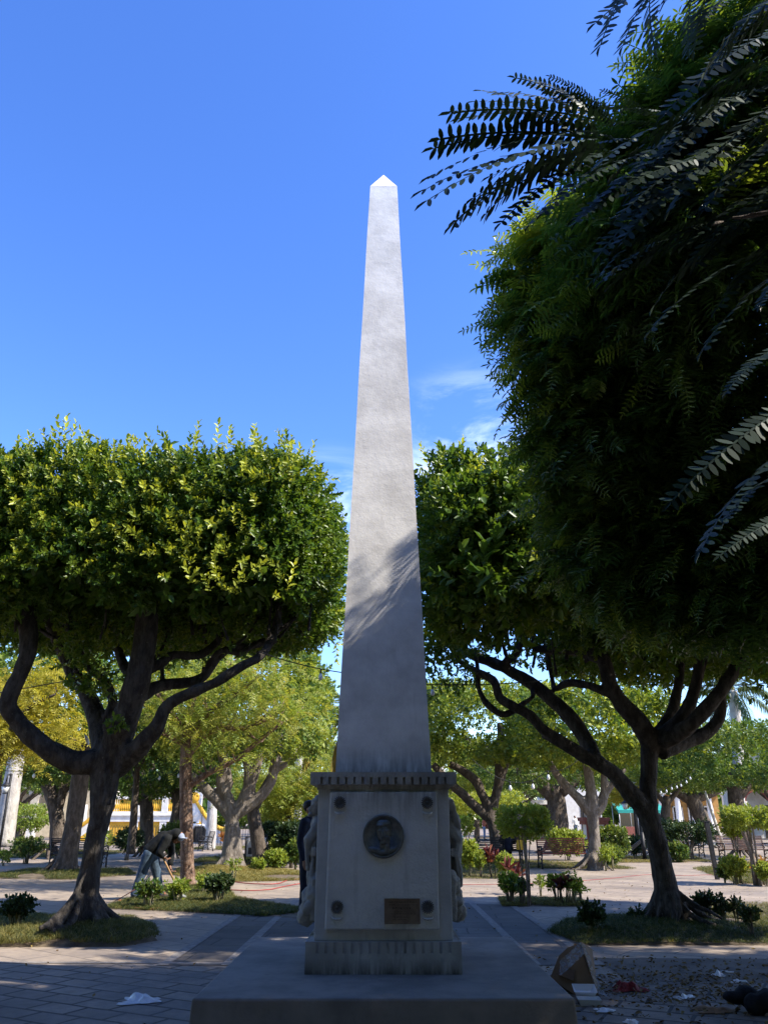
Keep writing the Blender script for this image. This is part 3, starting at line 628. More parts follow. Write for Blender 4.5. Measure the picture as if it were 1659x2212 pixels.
# ---- the neem hanging over the right side of the view
T3=thing('neem_tree','tall dark tree with toothed feathery leaves hanging over the right side, its top edge sunlit','tree',(0,0,0))
m=MB(); m.tube([(6.3,7.6,-.1),(6.25,7.55,1.2),(6.3,7.4,2.6),(6.2,7.2,4.0)],[.42,.30,.26,.24],12,True,.05)
for pts in (((6.2,7.2,3.6),(5.2,7.0,4.6),(4.0,6.9,5.2),(2.9,6.9,5.6)),((6.2,7.2,3.9),(5.4,6.7,5.4),(4.4,6.3,6.6),(3.2,6.3,7.1)),((6.2,7.2,4.0),(6.0,6.4,6.0),(5.2,5.8,7.6),(4.2,5.6,8.3)),((6.2,7.2,3.4),(5.4,7.2,3.8),(4.4,7.1,4.1),(3.4,7.0,4.3)),((6.2,7.2,4.0),(7.0,6.5,6.0),(7.4,6,7.6)),((6.25,7.3,3.8),(6.8,8.0,5.5),(7,8.5,7))):
    m.tube(pts,[.17,.12,.08,.04] if len(pts)==4 else [.17,.12,.05],9,True,.05)
m.fuse('trunk',M['bark_mid'],T3,.035,2,.012,9)
g=np.random.default_rng(21); B=[]
def nb(px,py,Y,r,n,lit=.0,flat=.85): 
    c=np.array(Pt(px,py,Y)); return (c,(r,r*.95,r*flat),n,lit)
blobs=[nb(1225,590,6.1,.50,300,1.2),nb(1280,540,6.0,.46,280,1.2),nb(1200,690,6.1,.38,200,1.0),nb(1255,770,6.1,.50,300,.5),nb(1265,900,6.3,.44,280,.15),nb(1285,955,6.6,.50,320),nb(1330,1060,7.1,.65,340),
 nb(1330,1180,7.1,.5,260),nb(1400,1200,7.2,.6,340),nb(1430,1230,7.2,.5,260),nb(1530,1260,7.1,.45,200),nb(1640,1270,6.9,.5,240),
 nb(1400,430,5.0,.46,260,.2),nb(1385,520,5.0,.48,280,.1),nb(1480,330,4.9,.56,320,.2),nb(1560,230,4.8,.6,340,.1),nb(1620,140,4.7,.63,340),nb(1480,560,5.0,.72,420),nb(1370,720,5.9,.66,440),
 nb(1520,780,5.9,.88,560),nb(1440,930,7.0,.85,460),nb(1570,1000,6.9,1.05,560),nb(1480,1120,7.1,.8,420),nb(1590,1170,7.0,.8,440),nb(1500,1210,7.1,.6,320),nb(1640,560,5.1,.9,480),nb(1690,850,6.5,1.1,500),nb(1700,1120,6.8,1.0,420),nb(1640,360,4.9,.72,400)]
for c,r,n,lit in blobs:
    P,d=ell_surface(c,r,n,g,.45)
    yd=norm(d*np.array([1,1,.3])+g.normal(size=P.shape)*.5+np.array([-.25,-.1,-.28])); zh=norm(g.normal(size=P.shape)*.45+np.array([0,0,1.0]))
    yg=np.clip(g.normal(lit*.5,.2,len(P))*(d[:,2]>-.1),0,1)  # lit clumps get paler upper leaves: sunlight put into the leaf colour
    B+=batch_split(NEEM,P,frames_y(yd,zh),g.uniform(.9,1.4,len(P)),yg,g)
for c,r,n,lit in blobs:            # longer branchlets that break up the outline
    for q in range(7):
        d=norm(np.array([[g.normal()-.55,g.normal()*.5-.2,g.normal()*.8-.05]]))[0]; k=8; f=np.linspace(.75,1.42,k)[:,None]
        P=c+d*np.array(r)*f+np.array([0,0,-.10])*(f-.75)**2*2; yd=norm(d+g.normal(size=(k,3))*np.array([.7,.7,.35])+np.array([0,0,-.18])); zh=norm(g.normal(size=(k,3))*.35+np.array([0,0,1.]))
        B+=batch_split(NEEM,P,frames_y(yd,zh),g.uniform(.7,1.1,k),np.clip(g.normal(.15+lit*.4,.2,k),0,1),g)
for c,r,n in (((6.2,6.2,7.6),(2.2,2.0,1.8),1300),((8.2,5.6,7.6),(2.2,2.2,1.7),1300),((6.6,3.9,7.2),(1.9,1.6,1.5),900),((7.6,8.0,6.2),(1.9,1.2,1.6),900),((5.0,4.4,7.0),(1.5,1.3,1.3),700),((9.8,6.8,6.6),(2,2.2,1.6),1000),((5.6,6.9,4.6),(1.4,1.2,1.2),700)):
    P,d=ell_surface(c,r,n,g,.35); yd=norm(d+g.normal(size=P.shape)*.6+np.array([0,0,-.3])); zh=norm(g.normal(size=P.shape)*.5+np.array([0,0,1.]))
    B+=batch_split(NEEM_OFF,P,frames_y(yd,zh),g.uniform(.8,1.25,len(P)),np.zeros(len(P)),g)
foliage('crown',B,M['neem'],T3)

# ---- the nearest tree: broad oval leaflets on long arching leaves
T4=thing('pinnate_tree','nearest overhanging tree with long arching leaves of broad oval leaflets, dark against the sky','tree',(0,0,0))
m=MB(); m.tube([(4.3,2.3,-.1),(4.25,2.35,1.5),(4.0,2.5,3.0),(3.4,2.8,4.0),(2.4,3.0,4.35),(1.6,3.2,4.3)],[.17,.13,.10,.07,.04,.015],10,True,.04)
m.tube([(4.0,2.5,3.0),(3.6,2.6,4.4),(2.9,2.8,5.0),(2.2,2.9,5.3)],[.08,.06,.03,.012],8); m.tube([(4.15,2.4,2.2),(3.6,2.7,2.9),(2.9,2.9,3.2)],[.06,.04,.015],8)
m.fuse('trunk',M['bark_mid'],T4,.03,1,.006,9)
gf=np.random.default_rng(58)
def frond(a,b,Y,Y2=None,tilt=None,g=gf):
    A=np.array(Pt(a[0],a[1],Y)); Bq=np.array(Pt(b[0],b[1],Y2 or Y-.1)); d=Bq-A; L=np.linalg.norm(d)
    # template droops, so aim above the tip
    d2=d+np.array([0,0,.28*L*.8]); zh=np.array([[g.uniform(-.6,.5),g.uniform(-1.0,.1),.75]]) if tilt is None else np.array([tilt])
    return A,d2,zh,L/.66
FR=[((1300,262),(985,232),3.5),((1300,285),(915,335),3.5),((1290,300),(905,395),3.4),((1275,320),(930,365),3.6),((1290,320),(980,455),3.4),((1250,330),(1000,440),3.5),((1300,330),(1110,440),3.5),((1330,345),(1150,450),3.6),((1280,300),(950,300),3.7),
 ((1255,285),(1055,150),3.6),((1270,280),(1165,145),3.7),((1240,290),(1110,200),3.5),((1330,270),(1215,195),3.7),((1420,250),(1250,215),3.8),((1430,270),(1280,260),3.9),((1400,330),(1200,420),3.7),((1450,330),(1260,440),3.8),((1400,250),(1330,200),3.8),((1480,260),(1360,215),3.9),
 ((1420,-90),(1292,45),3.3),((1470,-80),(1340,50),3.4),((1420,-70),(1375,72),3.3),((1520,-60),(1460,70),3.4),((1560,-70),(1490,60),3.4),((1640,-40),(1530,20),3.5),((1580,-90),(1400,10),3.5),((1540,-100),(1330,-10),3.4),
 ((1700,20),(1500,150),3.5),((1690,60),(1480,190),3.7),((1680,120),(1450,240),3.8),((1700,-20),(1560,90),3.5),((1680,170),(1470,260),3.9),
 ((1690,745),(1585,825),3.0),((1700,880),(1505,1060),3.0),((1720,960),(1508,1155),3.0),((1710,1110),(1590,1192),2.9),((1710,1010),(1565,1110),3.1),((1720,560),(1640,640),3.0)]
FR+=[((1290,260),(1085,160),3.6),((1300,250),(1130,150),3.7),((1320,260),(1190,180),3.7),((1240,260),(1040,185),3.6),((1350,250),(1240,190),3.8),((1300,300),(960,300),3.6),((1310,320),(1030,400),3.6),((1330,330),(1075,350),3.7),((1330,300),(1120,260),3.8),((1380,300),(1180,330),3.9),((1270,240),(1150,140),3.5),((1300,235),(1205,150),3.6),((1230,270),(1000,205),3.6),((1260,330),(1040,450),3.5),((1290,350),(1130,430),3.6),((1290,270),(1010,215),3.7)]
rr=np.random.default_rng(77)
for k in range(34):
    px,py=rr.uniform(1400,1680),rr.uniform(180,620); py=max(py,330-(px-1300)*.45); FR.append(((px+110,py-40),(px-120,py+rr.uniform(40,150)),rr.uniform(3.7,4.4)))
F=[frond(*f) for f in FR]; P=np.array([f[0] for f in F]); yd=np.array([f[1] for f in F]); zh=np.concatenate([f[2] for f in F]); sc=np.array([f[3] for f in F])
foliage('crown',batch_split(CAS,P,frames_y(yd,zh),np.clip(sc,.5,1.5),np.zeros(len(P)),rr),M['cassia'],T4)
# ---- unseen trees added around the camera to block sky light on the monument
def offcam(name,label,x,y,h,c,r,n,seed):
    t=thing(name,label,'tree',(x,y,0)); m=MB(); m.tube([(0,0,-.1),(.05,0,h*.3),(0,.05,h*.6)],[.4,.28,.2],10,True,.05)
    for a in range(5): m.tube([(0,.03,h*.5),(.7*math.cos(a*1.25),.7*math.sin(a*1.25),h*.68),(1.6*math.cos(a*1.25),1.6*math.sin(a*1.25),h*.85)],[.14,.09,.04],8)
    m.build('trunk',M['bark_mid'],t); far_crown(t,c,r,n,seed,'ficus',4,1.5); return t

for i,(x,y,c,r) in enumerate(((-3.5,-3.0,(0,.2,7.3),(3.9,3.9,3.0)),(3.6,-3.2,(0,.2,7.4),(3.6,3.9,3.0)),(10.8,-2.5,(0,.2,6.2),(3.6,4.4,3.6)),(-10.0,4.2,(0,0,6.2),(3.0,3.8,3.2)),(-10.8,-4.5,(0,0,6.2),(3.4,4.4,3.4)),(0,-11,(0,0,5.4),(5,3,3.4)),(11,-10.5,(0,0,5.4),(5,3.4,3.4)),(-11,-12,(0,0,5.4),(5,3,3.4)),(13,4.5,(0,0,6),(3,3.4,3.4)))):
    offcam('added_shade_tree','unseen clipped shade tree, added near the viewer to block sky light',x,y,7.0,c,r,5200,400+i)['group']='unseen trees added near the viewer for shade'
# ---- middle distance
def boxtree(name,label,base,Y,limbs,crown,n,seed,mat='ficus_far',bk='bark_mid',group='clipped trees beyond the monument',young=.14,p=5,fuse=None,size=1.0,rt=7,ragged=.2):
    t=thing(name,label,'tree',(0,0,0),0,group); m=MB()
    for L in limbs: limb(m,[(a,b,Y+(q[0] if q else 0),r) for a,b,r,*q in L],9)
    gx=Pt(base[0],base[1],Y).x
    if rt: roots(m,gx,Y,limbs[0][0][2]*.55,rt,seed,.5+limbs[0][0][2],.09,.45)
    if fuse: m.fuse('trunk',M[bk],t,fuse,2,.014,8,flute=.01)
    else: m.build('trunk',M[bk],t)
    for k,(x0,x1,y0,y1,dep,*dy) in enumerate(crown):
        yy=Y+(dy[0] if dy else 0); a=Pt(x0,y0,yy-dep*.6); b_=Pt(x1,y1,yy-dep*.3)
        c=((a.x+b_.x)/2,yy,(a.z+b_.z)/2); h=(abs(b_.x-a.x)/2,dep,max((a.z-b_.z)/2,.3))
        far_crown(t,c,h,n if k==0 else n//2,seed+k,mat,p,size,young,ragged)
    return t
boxtree('fig_tree','fig tree with a tapering trunk and dark crown just behind the broad left tree','x' and (135,1890),24.8,
  [[(138,1893,.42),(146,1850,.28),(158,1790,.25),(168,1720,.26),(178,1650,.28)],[(178,1670,.3),(150,1600,.25),(120,1540,.2),(100,1480,.15)],[(180,1660,.3),(200,1590,.26),(190,1520,.2)],[(182,1660,.3),(230,1600,.22),(270,1540,.15)]],
  [(-120,240,1400,1600,3.5)],2600,31)
t4=boxtree('fig_tree','pale grey fig tree with a split sunlit trunk and fanned limbs, left of the pedestal','x' and (495,1880),26.5,
  [[(490,1885,.40),(494,1850,.25),(499,1800,.20),(503,1760,.22)],[(522,1885,.22),(514,1850,.17),(510,1800,.15),(506,1765,.15)],
   [(503,1770,.20),(478,1740,.18),(455,1715,.2),(430,1690,.16),(400,1665,.1)],[(505,1765,.2),(492,1725,.19),(478,1690,.18),(487,1665,.2),(480,1620,.16),(470,1560,.1)],
   [(505,1765,.2),(530,1720,.2),(550,1670,.18),(565,1615,.16),(578,1575,.15),(600,1520,.1)],[(540,1705,.2),(535,1640,.16),(520,1590,.12),(505,1540,.1)],[(508,1760,.2),(545,1735,.19),(580,1700,.17),(595,1650,.18),(605,1600,.14),(625,1550,.1)],
   [(590,1665,.14),(630,1640,.1),(650,1600,.07)],[(478,1690,.16),(490,1700,.14),(495,1690,.15),(490,1650,.12)]],
  [(330,700,1405,1620,3.6)],4200,32,mat='ficus_far',bk='bark_pale',fuse=.045,young=.35,group='clipped trees beyond the monument')
boxtree('fig_tree','dark trunk leaning behind the split pale fig, strung with hanging roots','x' and (570,1870),29,
  [[(565,1868,.38),(560,1830,.25),(550,1770,.22),(540,1710,.2),(545,1650,.2)],[(548,1745,.2),(580,1690,.15),(600,1640,.1)]],[(420,640,1470,1610,2.5,1.5)],1500,33,bk='bark_mid',young=.05)
# feathery yellow-olive tree with a straight shaggy trunk
def feather_tree(name,label,base,Y,trunk,limbs,tips,mat,bk,seed,n,spread=(.5,.5,.16),group=None,size=1.0):
    t=thing(name,label,'tree',(0,0,0),0,group); m=MB(); limb(m,[(a,b,Y,r) for a,b,r in trunk],10,.09)
    rr=random.Random(seed); g=np.random.default_rng(seed); P=[]
    for L in limbs:
        dy=rr.uniform(-1.2,1.2); limb(m,[(a,b,Y+dy*k/(len(L)-1),r) for k,(a,b,r) in enumerate(L)],7,.05)
        for (a,b,r) in L[1:]:
            for q in range(3):
                e=(a+rr.uniform(-55,55),b-rr.uniform(5,45)); y2=Y+dy+rr.uniform(-1,1); limb(m,[(a,b,Y+dy*.6,r*.5),((a+e[0])/2,(b+e[1])/2+6,(Y+y2)/2,r*.35),(e[0],e[1],y2,.012)],5); P.append(np.array(Pt(e[0],e[1],y2)))
    for (a,b,dy) in tips: P.append(np.array(Pt(a,b,Y+dy)))
    m.build('trunk',M[bk],t)
    P=np.array(P); idx=g.integers(0,len(P),n); Q=P[idx]+g.normal(size=(n,3))*np.array(spread)
    yd=norm(g.normal(size=(n,3))*np.array([1,1,.35])+np.array([0,0,-.15])); zh=norm(g.normal(size=(n,3))*.4+np.array([0,0,1.]))
    foliage('crown',batch_split(FEATHER,Q,frames_y(yd,zh),g.uniform(.7,1.3,n)*size,np.clip(g.normal(.3,.35,n),0,1),g),M[mat],t); return t
rt=random.Random(12)
feather_tree('feathery_tree','slender tree with a shaggy red-brown trunk and airy olive-yellow crown beside the worker',(405,1925),19.6,
  [(408,1930,.20),(406,1900,.165),(405,1830,.15),(403,1760,.15),(402,1680,.15),(402,1600,.12),(405,1540,.09)],
  [[(404,1700,.09),(450,1670,.07),(510,1640,.06),(560,1600,.05),(610,1560,.03)],[(402,1640,.09),(440,1590,.08),(480,1575,.07),(540,1570,.06),(600,1540,.03)],[(404,1600,.08),(450,1540,.07),(510,1500,.05),(560,1460,.03)],[(404,1580,.07),(370,1540,.05),(340,1500,.03)],[(404,1560,.07),(430,1490,.05),(470,1440,.03)],[(402,1610,.06),(365,1590,.05),(345,1560,.03)]],
  [(rt.uniform(345,640),rt.uniform(1430,1590),rt.uniform(-1.2,1.2)) for _ in range(60)],'olive','bark_brown',41,2300)
rt=random.Random(13)
feather_tree('golden_tree','golden yellow tree whose drooping leaf layers show between the left tree limbs',(60,1850),21,
  [(-30,1905,.2),(-20,1800,.16),(-10,1700,.15),(0,1600,.12)],[[(-5,1650,.08),(40,1600,.06),(100,1570,.04)],[(0,1620,.08),(50,1540,.06),(120,1500,.03)],[(0,1600,.07),(60,1480,.05),(110,1470,.03)]],
  [(rt.uniform(-40,165)-max(0,abs(y-1530)-60)*.3,y,rt.uniform(-1,1)) for y in [rt.uniform(1455,1640) for _ in range(70)]],'gold','bark_mid',42,2600,(.35,.5,.12),None,1.05)
rt=random.Random(14)
feather_tree('feathery_tree','pale airy tree with yellow-green sprays behind the bushes, just left of the pedestal',(650,1830),36,
  [(618,1832,.2),(620,1790,.16),(625,1750,.14),(632,1715,.1)],[[(620,1770,.1),(600,1730,.08),(580,1700,.05)],[(622,1760,.09),(650,1720,.07),(680,1690,.04)],[(625,1740,.08),(640,1690,.06),(650,1660,.03)]],
  [(rt.uniform(560,695),rt.uniform(1655,1760),rt.uniform(-2,2)) for _ in range(45)],'olive','bark_mid',43,2200,(.7,.7,.3),None,1.5)
# dark forked trees in front of the yellow terrace
boxtree('fig_tree','dark Y-forked tree in front of the yellow balustrade','x' and (315,1825),36,[[(316,1828,.36),(317,1790,.29),(317,1750,.28),(316,1722,.27)],[(316,1730,.24),(295,1725,.2),(280,1700,.16),(270,1660,.12)],[(316,1728,.22),(312,1690,.18),(303,1660,.14)],[(317,1728,.22),(340,1705,.18),(365,1680,.14),(380,1640,.1)],[(318,1722,.2),(330,1680,.16),(325,1640,.12)]],[(235,400,1625,1712,2.6)],1500,51,rt=5,young=.02)
boxtree('fig_tree','twin-trunked dark tree in front of the yellow balustrade','x' and (380,1820),35,[[(374,1825,.26),(377,1780,.22),(384,1745,.22),(380,1700,.2),(372,1660,.15)],[(388,1822,.24),(393,1780,.2),(398,1745,.2),(392,1715,.2),(410,1680,.15),(430,1650,.1)],[(384,1720,.15),(360,1690,.1),(345,1660,.08)]],[(340,470,1610,1690,2.6)],1300,52,rt=5,young=.02)
boxtree('fig_tree','dark tree with upswept limbs before the cream arcade','x' and (108,1810),34,[[(128,1820,.40),(125,1780,.3),(118,1740,.27),(105,1705,.24),(88,1675,.2),(80,1640,.14)],[(122,1760,.2),(135,1715,.18),(133,1680,.15),(140,1640,.1)],[(125,1720,.15),(110,1690,.13),(112,1650,.1)],[(134,1715,.16),(150,1690,.14),(160,1650,.1)]],[(45,215,1610,1690,3)],1800,53,rt=6,young=.05)
sl=thing('slender_tree','thin straight bare trunk between the broad tree and the bent worker','tree',(0,0,0)); m=MB()
limb(m,[(283,1845,28,.16),(287,1800,28,.13),(291,1740,28,.12),(296,1680,28,.10),(298,1640,28,.08)],8,.08); limb(m,[(296,1690,28,.06),(280,1650,28.4,.04),(262,1620,28.8,.02)],6); limb(m,[(297,1670,28,.06),(318,1630,27.6,.04),(330,1600,27.4,.02)],6); m.build('trunk',M['bark_mid'],sl)
far_crown(sl,tuple(Pt(300,1600,28)),(1.3,1.2,.8),700,54,'ficus_far',3)
# right of the monument
boxtree('fig_tree','fig tree with a fluted trunk and a long limb reaching left, behind the black bench','x' and (1071,1855),32,
  [[(1074,1858,.30),(1070,1810,.22),(1062,1770,.21),(1060,1740,.21)],[(1062,1772,.2),(1030,1745,.19),(995,1712,.18),(960,1680,.16),(935,1650,.15)],[(1062,1750,.18),(1040,1715,.17),(1030,1690,.2),(1000,1665,.17),(970,1650,.13)],[(1062,1755,.2),(1075,1700,.18),(1080,1650,.22),(1083,1610,.2),(1080,1560,.13)],[(1080,1650,.16),(1050,1620,.17),(1010,1600,.15),(985,1590,.1)],[(1076,1690,.2),(1092,1650,.16),(1100,1610,.13),(1120,1570,.1)]],
  [(900,1185,1482,1635,4)],4200,61,bk='bark_mid',fuse=.055,young=.3,mat='ficus_lit')
boxtree('fig_tree','fig tree with a sunlit right flank on its trunk, beside the red bench','x' and (1285,1880),27,
  [[(1288,1884,.34),(1285,1850,.2),(1284,1810,.17),(1280,1765,.19),(1277,1745,.2)],[(1276,1755,.2),(1250,1725,.17),(1225,1700,.15),(1200,1670,.12),(1185,1640,.1)],[(1278,1745,.2),(1275,1700,.18),(1268,1650,.16),(1262,1600,.1)],[(1284,1755,.2),(1300,1735,.16),(1305,1700,.13),(1302,1650,.1)],[(1300,1725,.12),(1325,1690,.1),(1350,1660,.07)]],
  [(1130,1450,1490,1640,3.4)],4000,62,bk='bark_pale',fuse=.05,young=.26,mat='ficus_lit')
boxtree('fig_tree','massive dark fig trunk strung with aerial roots, behind the flat-topped shrub','x' and (1205,1830),40,
  [[(1208,1833,.75),(1205,1790,.5),(1202,1740,.46),(1195,1700,.42)],[(1195,1720,.4),(1165,1690,.36),(1130,1670,.3),(1100,1650,.22),(1085,1630,.15)],[(1205,1710,.4),(1240,1680,.32),(1260,1640,.22)],[(1195,1710,.4),(1190,1660,.3),(1180,1620,.2)]],
  [(1060,1330,1600,1690,4.5)],2600,63,bk='bark_mid',young=.1)
boxtree('fig_tree','dark slim tree with a wide square crown above the shrubs at the right edge','x' and (1600,1830),36,
  [[(1603,1832,.42),(1597,1780,.34),(1590,1740,.33),(1583,1700,.28),(1575,1660,.2)],[(1590,1730,.18),(1610,1705,.15),(1625,1680,.12)],[(1585,1710,.18),(1560,1680,.13),(1545,1650,.1)]],
  [(1490,1730,1568,1690,4.2)],3400,64,young=.06)
boxtree('fig_tree','leaning dark tree with a low crown before the orange portico','x' and (1515,1810),47,
  [[(1530,1815,.5),(1515,1770,.42),(1500,1740,.42),(1490,1715,.36)],[(1492,1730,.28),(1465,1715,.22),(1445,1700,.16)],[(1500,1725,.26),(1540,1712,.22),(1570,1690,.16)],[(1492,1725,.26),(1490,1690,.2),(1485,1660,.15)]],
  [(1400,1580,1640,1705,4)],2600,65,young=.1)
boxtree('clipped_tree','small yellow-leaved tree with pale bare branches behind the twin lantern post','x' and (1390,1800),50,
  [[(1392,1806,.2),(1391,1770,.15),(1388,1740,.12)],[(1389,1750,.1),(1375,1715,.08),(1365,1690,.05)],[(1389,1745,.1),(1400,1715,.08),(1405,1690,.05)],[(1390,1765,.08),(1420,1720,.06)]],
  [(1330,1405,1692,1735,2.0)],1100,66,mat='gold',bk='bark_pale',rt=0,p=3,young=.4)
boxtree('clipped_tree','rounded sunlit crown just right of the dark leaning trunk','x' and (1440,1800),42,
  [[(1432,1808,.3),(1436,1760,.24),(1440,1720,.2)],[(1438,1740,.15),(1415,1710,.1)],[(1440,1735,.15),(1470,1700,.1)]],[(1405,1520,1600,1690,3.2)],2400,67,young=.3,mat='ficus_lit')
boxtree('clipped_tree','low clipped golden-green crown between the limbs of the tree behind the black bench','x' and (1030,1830),52,
  [[(1030,1818,.2),(1030,1770,.15)]],[(945,1130,1715,1752,2.5)],1500,68,young=.6,mat='ficus_lit',rt=0)
boxtree('clipped_tree','bright clipped cube of foliage right behind the pedestal cornice','x' and (960,1830),46,
  [[(965,1822,.25),(962,1740,.2)]],[(915,1040,1628,1700,3)],1700,69,young=.4,mat='ficus_lit',rt=0)
# rows further off: copies of one clipped tree
proto=thing('clipped_tree','far clipped tree in the row beyond the plaza','tree',(0,0,0),0,'far clipped trees closing the plaza')
m=MB(); m.tube([(0,0,-.1),(.1,0,1.2),(0,0,2.4)],[.45,.3,.28],9,True,.06)
for a in range(6): m.tube([(0,0,2.1),(1.0*math.cos(a*1.05),1.0*math.sin(a*1.05),3.0),(2.2*math.cos(a*1.05+.2),2.0*math.sin(a*1.05+.2),3.9)],[.2,.14,.07],7)
m.build('trunk',M['bark_mid'],proto); far_crown(proto,(0,0,4.9),(3.6,3.2,1.5),2600,81,'ficus_far',5,1.15,.16)
spots=[(-27,62,1.0),(-19,66,1.1),(-11,74,1.15),(-3.2,66,1.0),(4.5,72,1.15),(12,76,1.1),(21,70,1.15),(31,66,1.1),(-23,48,1.0),(-36,58,1.1),(38,60,1.05),(9.5,60,.9),(-6,84,1.3),(1,90,1.2),(28,52,1.0),(-14.5,62,.9)]
names=['far clipped tree seen small between the trunks, %s']
for i,(x,y,s) in enumerate(spots):
    o=proto if i==0 else copy_tree(proto); o.location=(x,y,0); o.scale=(s,s,s); o.rotation_euler[2]=i*1.1
    o['label']='clipped tree with a square green crown in the far row beyond the plaza'
# ---- palms
def palm(name,label,base,Y,trunk,nf,L,seed,yellow=0.,group='royal palms around the plaza',low=0):
    t=thing(name,label,'palm tree',(0,0,0),0,group); m=MB(); limb(m,[(a,b,Y,r) for a,b,r in trunk],12,.02); m.build('trunk',M['bark_palm'],t)
    top=np.array(Pt(trunk[-1][0],trunk[-1][1],Y)); g=np.random.default_rng(seed)
    m=MB(); m.tube([top-np.array([0,0,1.1]),top-np.array([0,0,.5]),top+np.array([0,0,.25])],[.2,.19,.08],9); m.build('crownshaft',M['stem'],t)
    tp=[]
    for s in range(3):
        tt=Tpl(); r=random.Random(seed+s); pts=[]
        for i in range(13):
            k=i/12; pts.append((0,L*(k-.12*k**3),L*(.30*k-.62*k*k)))
        for a,b in zip(pts[:-1],pts[1:]): tt.strip([a,b],.035)
        for i in range(60):
            k=.12+.88*i/59; y=L*(k-.12*k**3); z=L*(.30*k-.62*k*k); ll=.75*L*.28*(1-.55*abs(k-.45))
            for sg in (-1,1):
                V,Q=leaf4(ll*r.uniform(.85,1.1),.055*L/3,.1); V=V.copy(); V[:,2]-=.5*V[:,1]**2/ll
                tt.put((V,Q),roty(sg*r.uniform(.2,.9))@rotz(-sg*R(r.uniform(48,68))),(0,y,z))
        tp.append(tt.done())
    az=np.arange(nf)*2.4+g.uniform(-.2,.2,nf); el=np.linspace(1.25,-.75-low,nf)
    yd=np.stack([np.cos(az)*np.cos(el),np.sin(az)*np.cos(el),np.sin(el)],1); zh=np.tile(np.array([[0,0,1.]]),(nf,1))+yd*np.array([[.3,.3,0]])*-1
    yg=np.where(el<-.25,yellow,0.05)
    foliage('fronds',batch_split(tp,np.tile(top,(nf,1)),frames_y(yd,zh),g.uniform(.85,1.1,nf),yg,g),M['palm'],t); return t
palm('royal_palm','leaning pale palm trunk at the left edge behind the small umbrella-shaped shrub','x',31,[(8,1830,.34),(18,1760,.33),(28,1690,.31),(36,1640,.30),(48,1540,.27),(60,1400,.24),(72,1290,.2)],15,2.6,91)
palm('royal_palm','pale palm trunk standing by the scrolled end of the yellow terrace','x',44,[(453,1838,.30),(457,1790,.27),(459,1740,.25),(461,1690,.24),(464,1600,.22),(466,1500,.2),(468,1430,.18)],14,2.6,92)
palm('royal_palm','pale palm trunk rising from the hedge left of the pedestal','x',52,[(643,1790,.24),(644,1750,.24),(645,1700,.23),(647,1640,.21),(650,1560,.19)],13,2.4,93)
palm('coconut_palm','palm with drooping yellowing fronds peeping out left of the obelisk base','x',30,[(790,1850,.2),(785,1760,.18),(775,1680,.17),(765,1610,.16),(758,1560,.15)],20,2.5,94,.75,low=.5)
palm('royal_palm','palm with a ringed trunk and feather fronds above the right-hand crowns','x',42,[(1606,1830,.30),(1598,1760,.28),(1594,1700,.27),(1592,1600,.27),(1586,1530,.26),(1582,1492,.22)],17,3.1,95)
palm('royal_palm','thin palm stem glimpsed above the cube of foliage right of the pedestal','x',60,[(958,1800,.3),(955,1700,.28),(952,1640,.26),(950,1560,.22)],12,2.2,96)
# ================================================================ planting beds
def inpoly(x,y,poly):
    c=np.zeros(len(x),bool); n=len(poly)
    for i in range(n):
        (x1,y1),(x2,y2)=poly[i],poly[(i+1)%n]
        c^=((y1>y)!=(y2>y))&(x<(x2-x1)*(y-y1)/((y2-y1) if y2!=y1 else 1e-9)+x1)
    return c
BLADE=[]
for s in range(4):
    r=random.Random(s); V=[];Q=[]
    for k in range(5):
        a=r.uniform(0,6.28); l=r.uniform(.06,.16); b_=r.uniform(.35,1.2); w=.006
        d=np.array([math.cos(a),math.sin(a),0]); q=np.array([-d[1],d[0],0])*w; o=np.array([r.uniform(-.04,.04),r.uniform(-.04,.04),0])
        V+=[o-q,o+q,o+d*l*.45*b_+q*.8+np.array([0,0,l*.75]),o+d*l*.45*b_-q*.8+np.array([0,0,l*.75]),o+d*l*b_+np.array([0,0,l*.9])]
        j=len(V)-5; Q+=[[j,j+1,j+2,j+3],[j+3,j+2,j+4,j+4]]
    V=np.array(V); Q=np.array([q if q[2]!=q[3] else [q[0],q[1],q[2],q[2]] for q in Q])
    # make the tip face a proper quad
    Q=np.array([[a,b,c,d] if c!=d else [a,b,c,c] for a,b,c,d in Q]); BLADE.append((V,Q))
def blades(k=5,seed=0,hi=1.0):
    r=random.Random(seed); V=[];Q=[]
    for i in range(k):
        a=r.uniform(0,6.28); l=r.uniform(.04,.105)*hi; b_=r.uniform(.5,1.5); w=.0042
        d=np.array([math.cos(a),math.sin(a),0]); q=np.array([-d[1],d[0],0])*w; o=np.array([r.uniform(-.05,.05),r.uniform(-.05,.05),-.01])
        m=o+d*l*.4*b_+np.array([0,0,l*.7]); t=o+d*l*b_+np.array([0,0,l*.85]); j=len(V)
        V+=[o-q,o+q,m+q*.8,m-q*.8,t+q*.15,t-q*.15]; Q+=[[j,j+1,j+2,j+3],[j+3,j+2,j+4,j+5]]
    return np.array(V),np.array(Q)
BLADE=[blades(6,s) for s in range(5)]
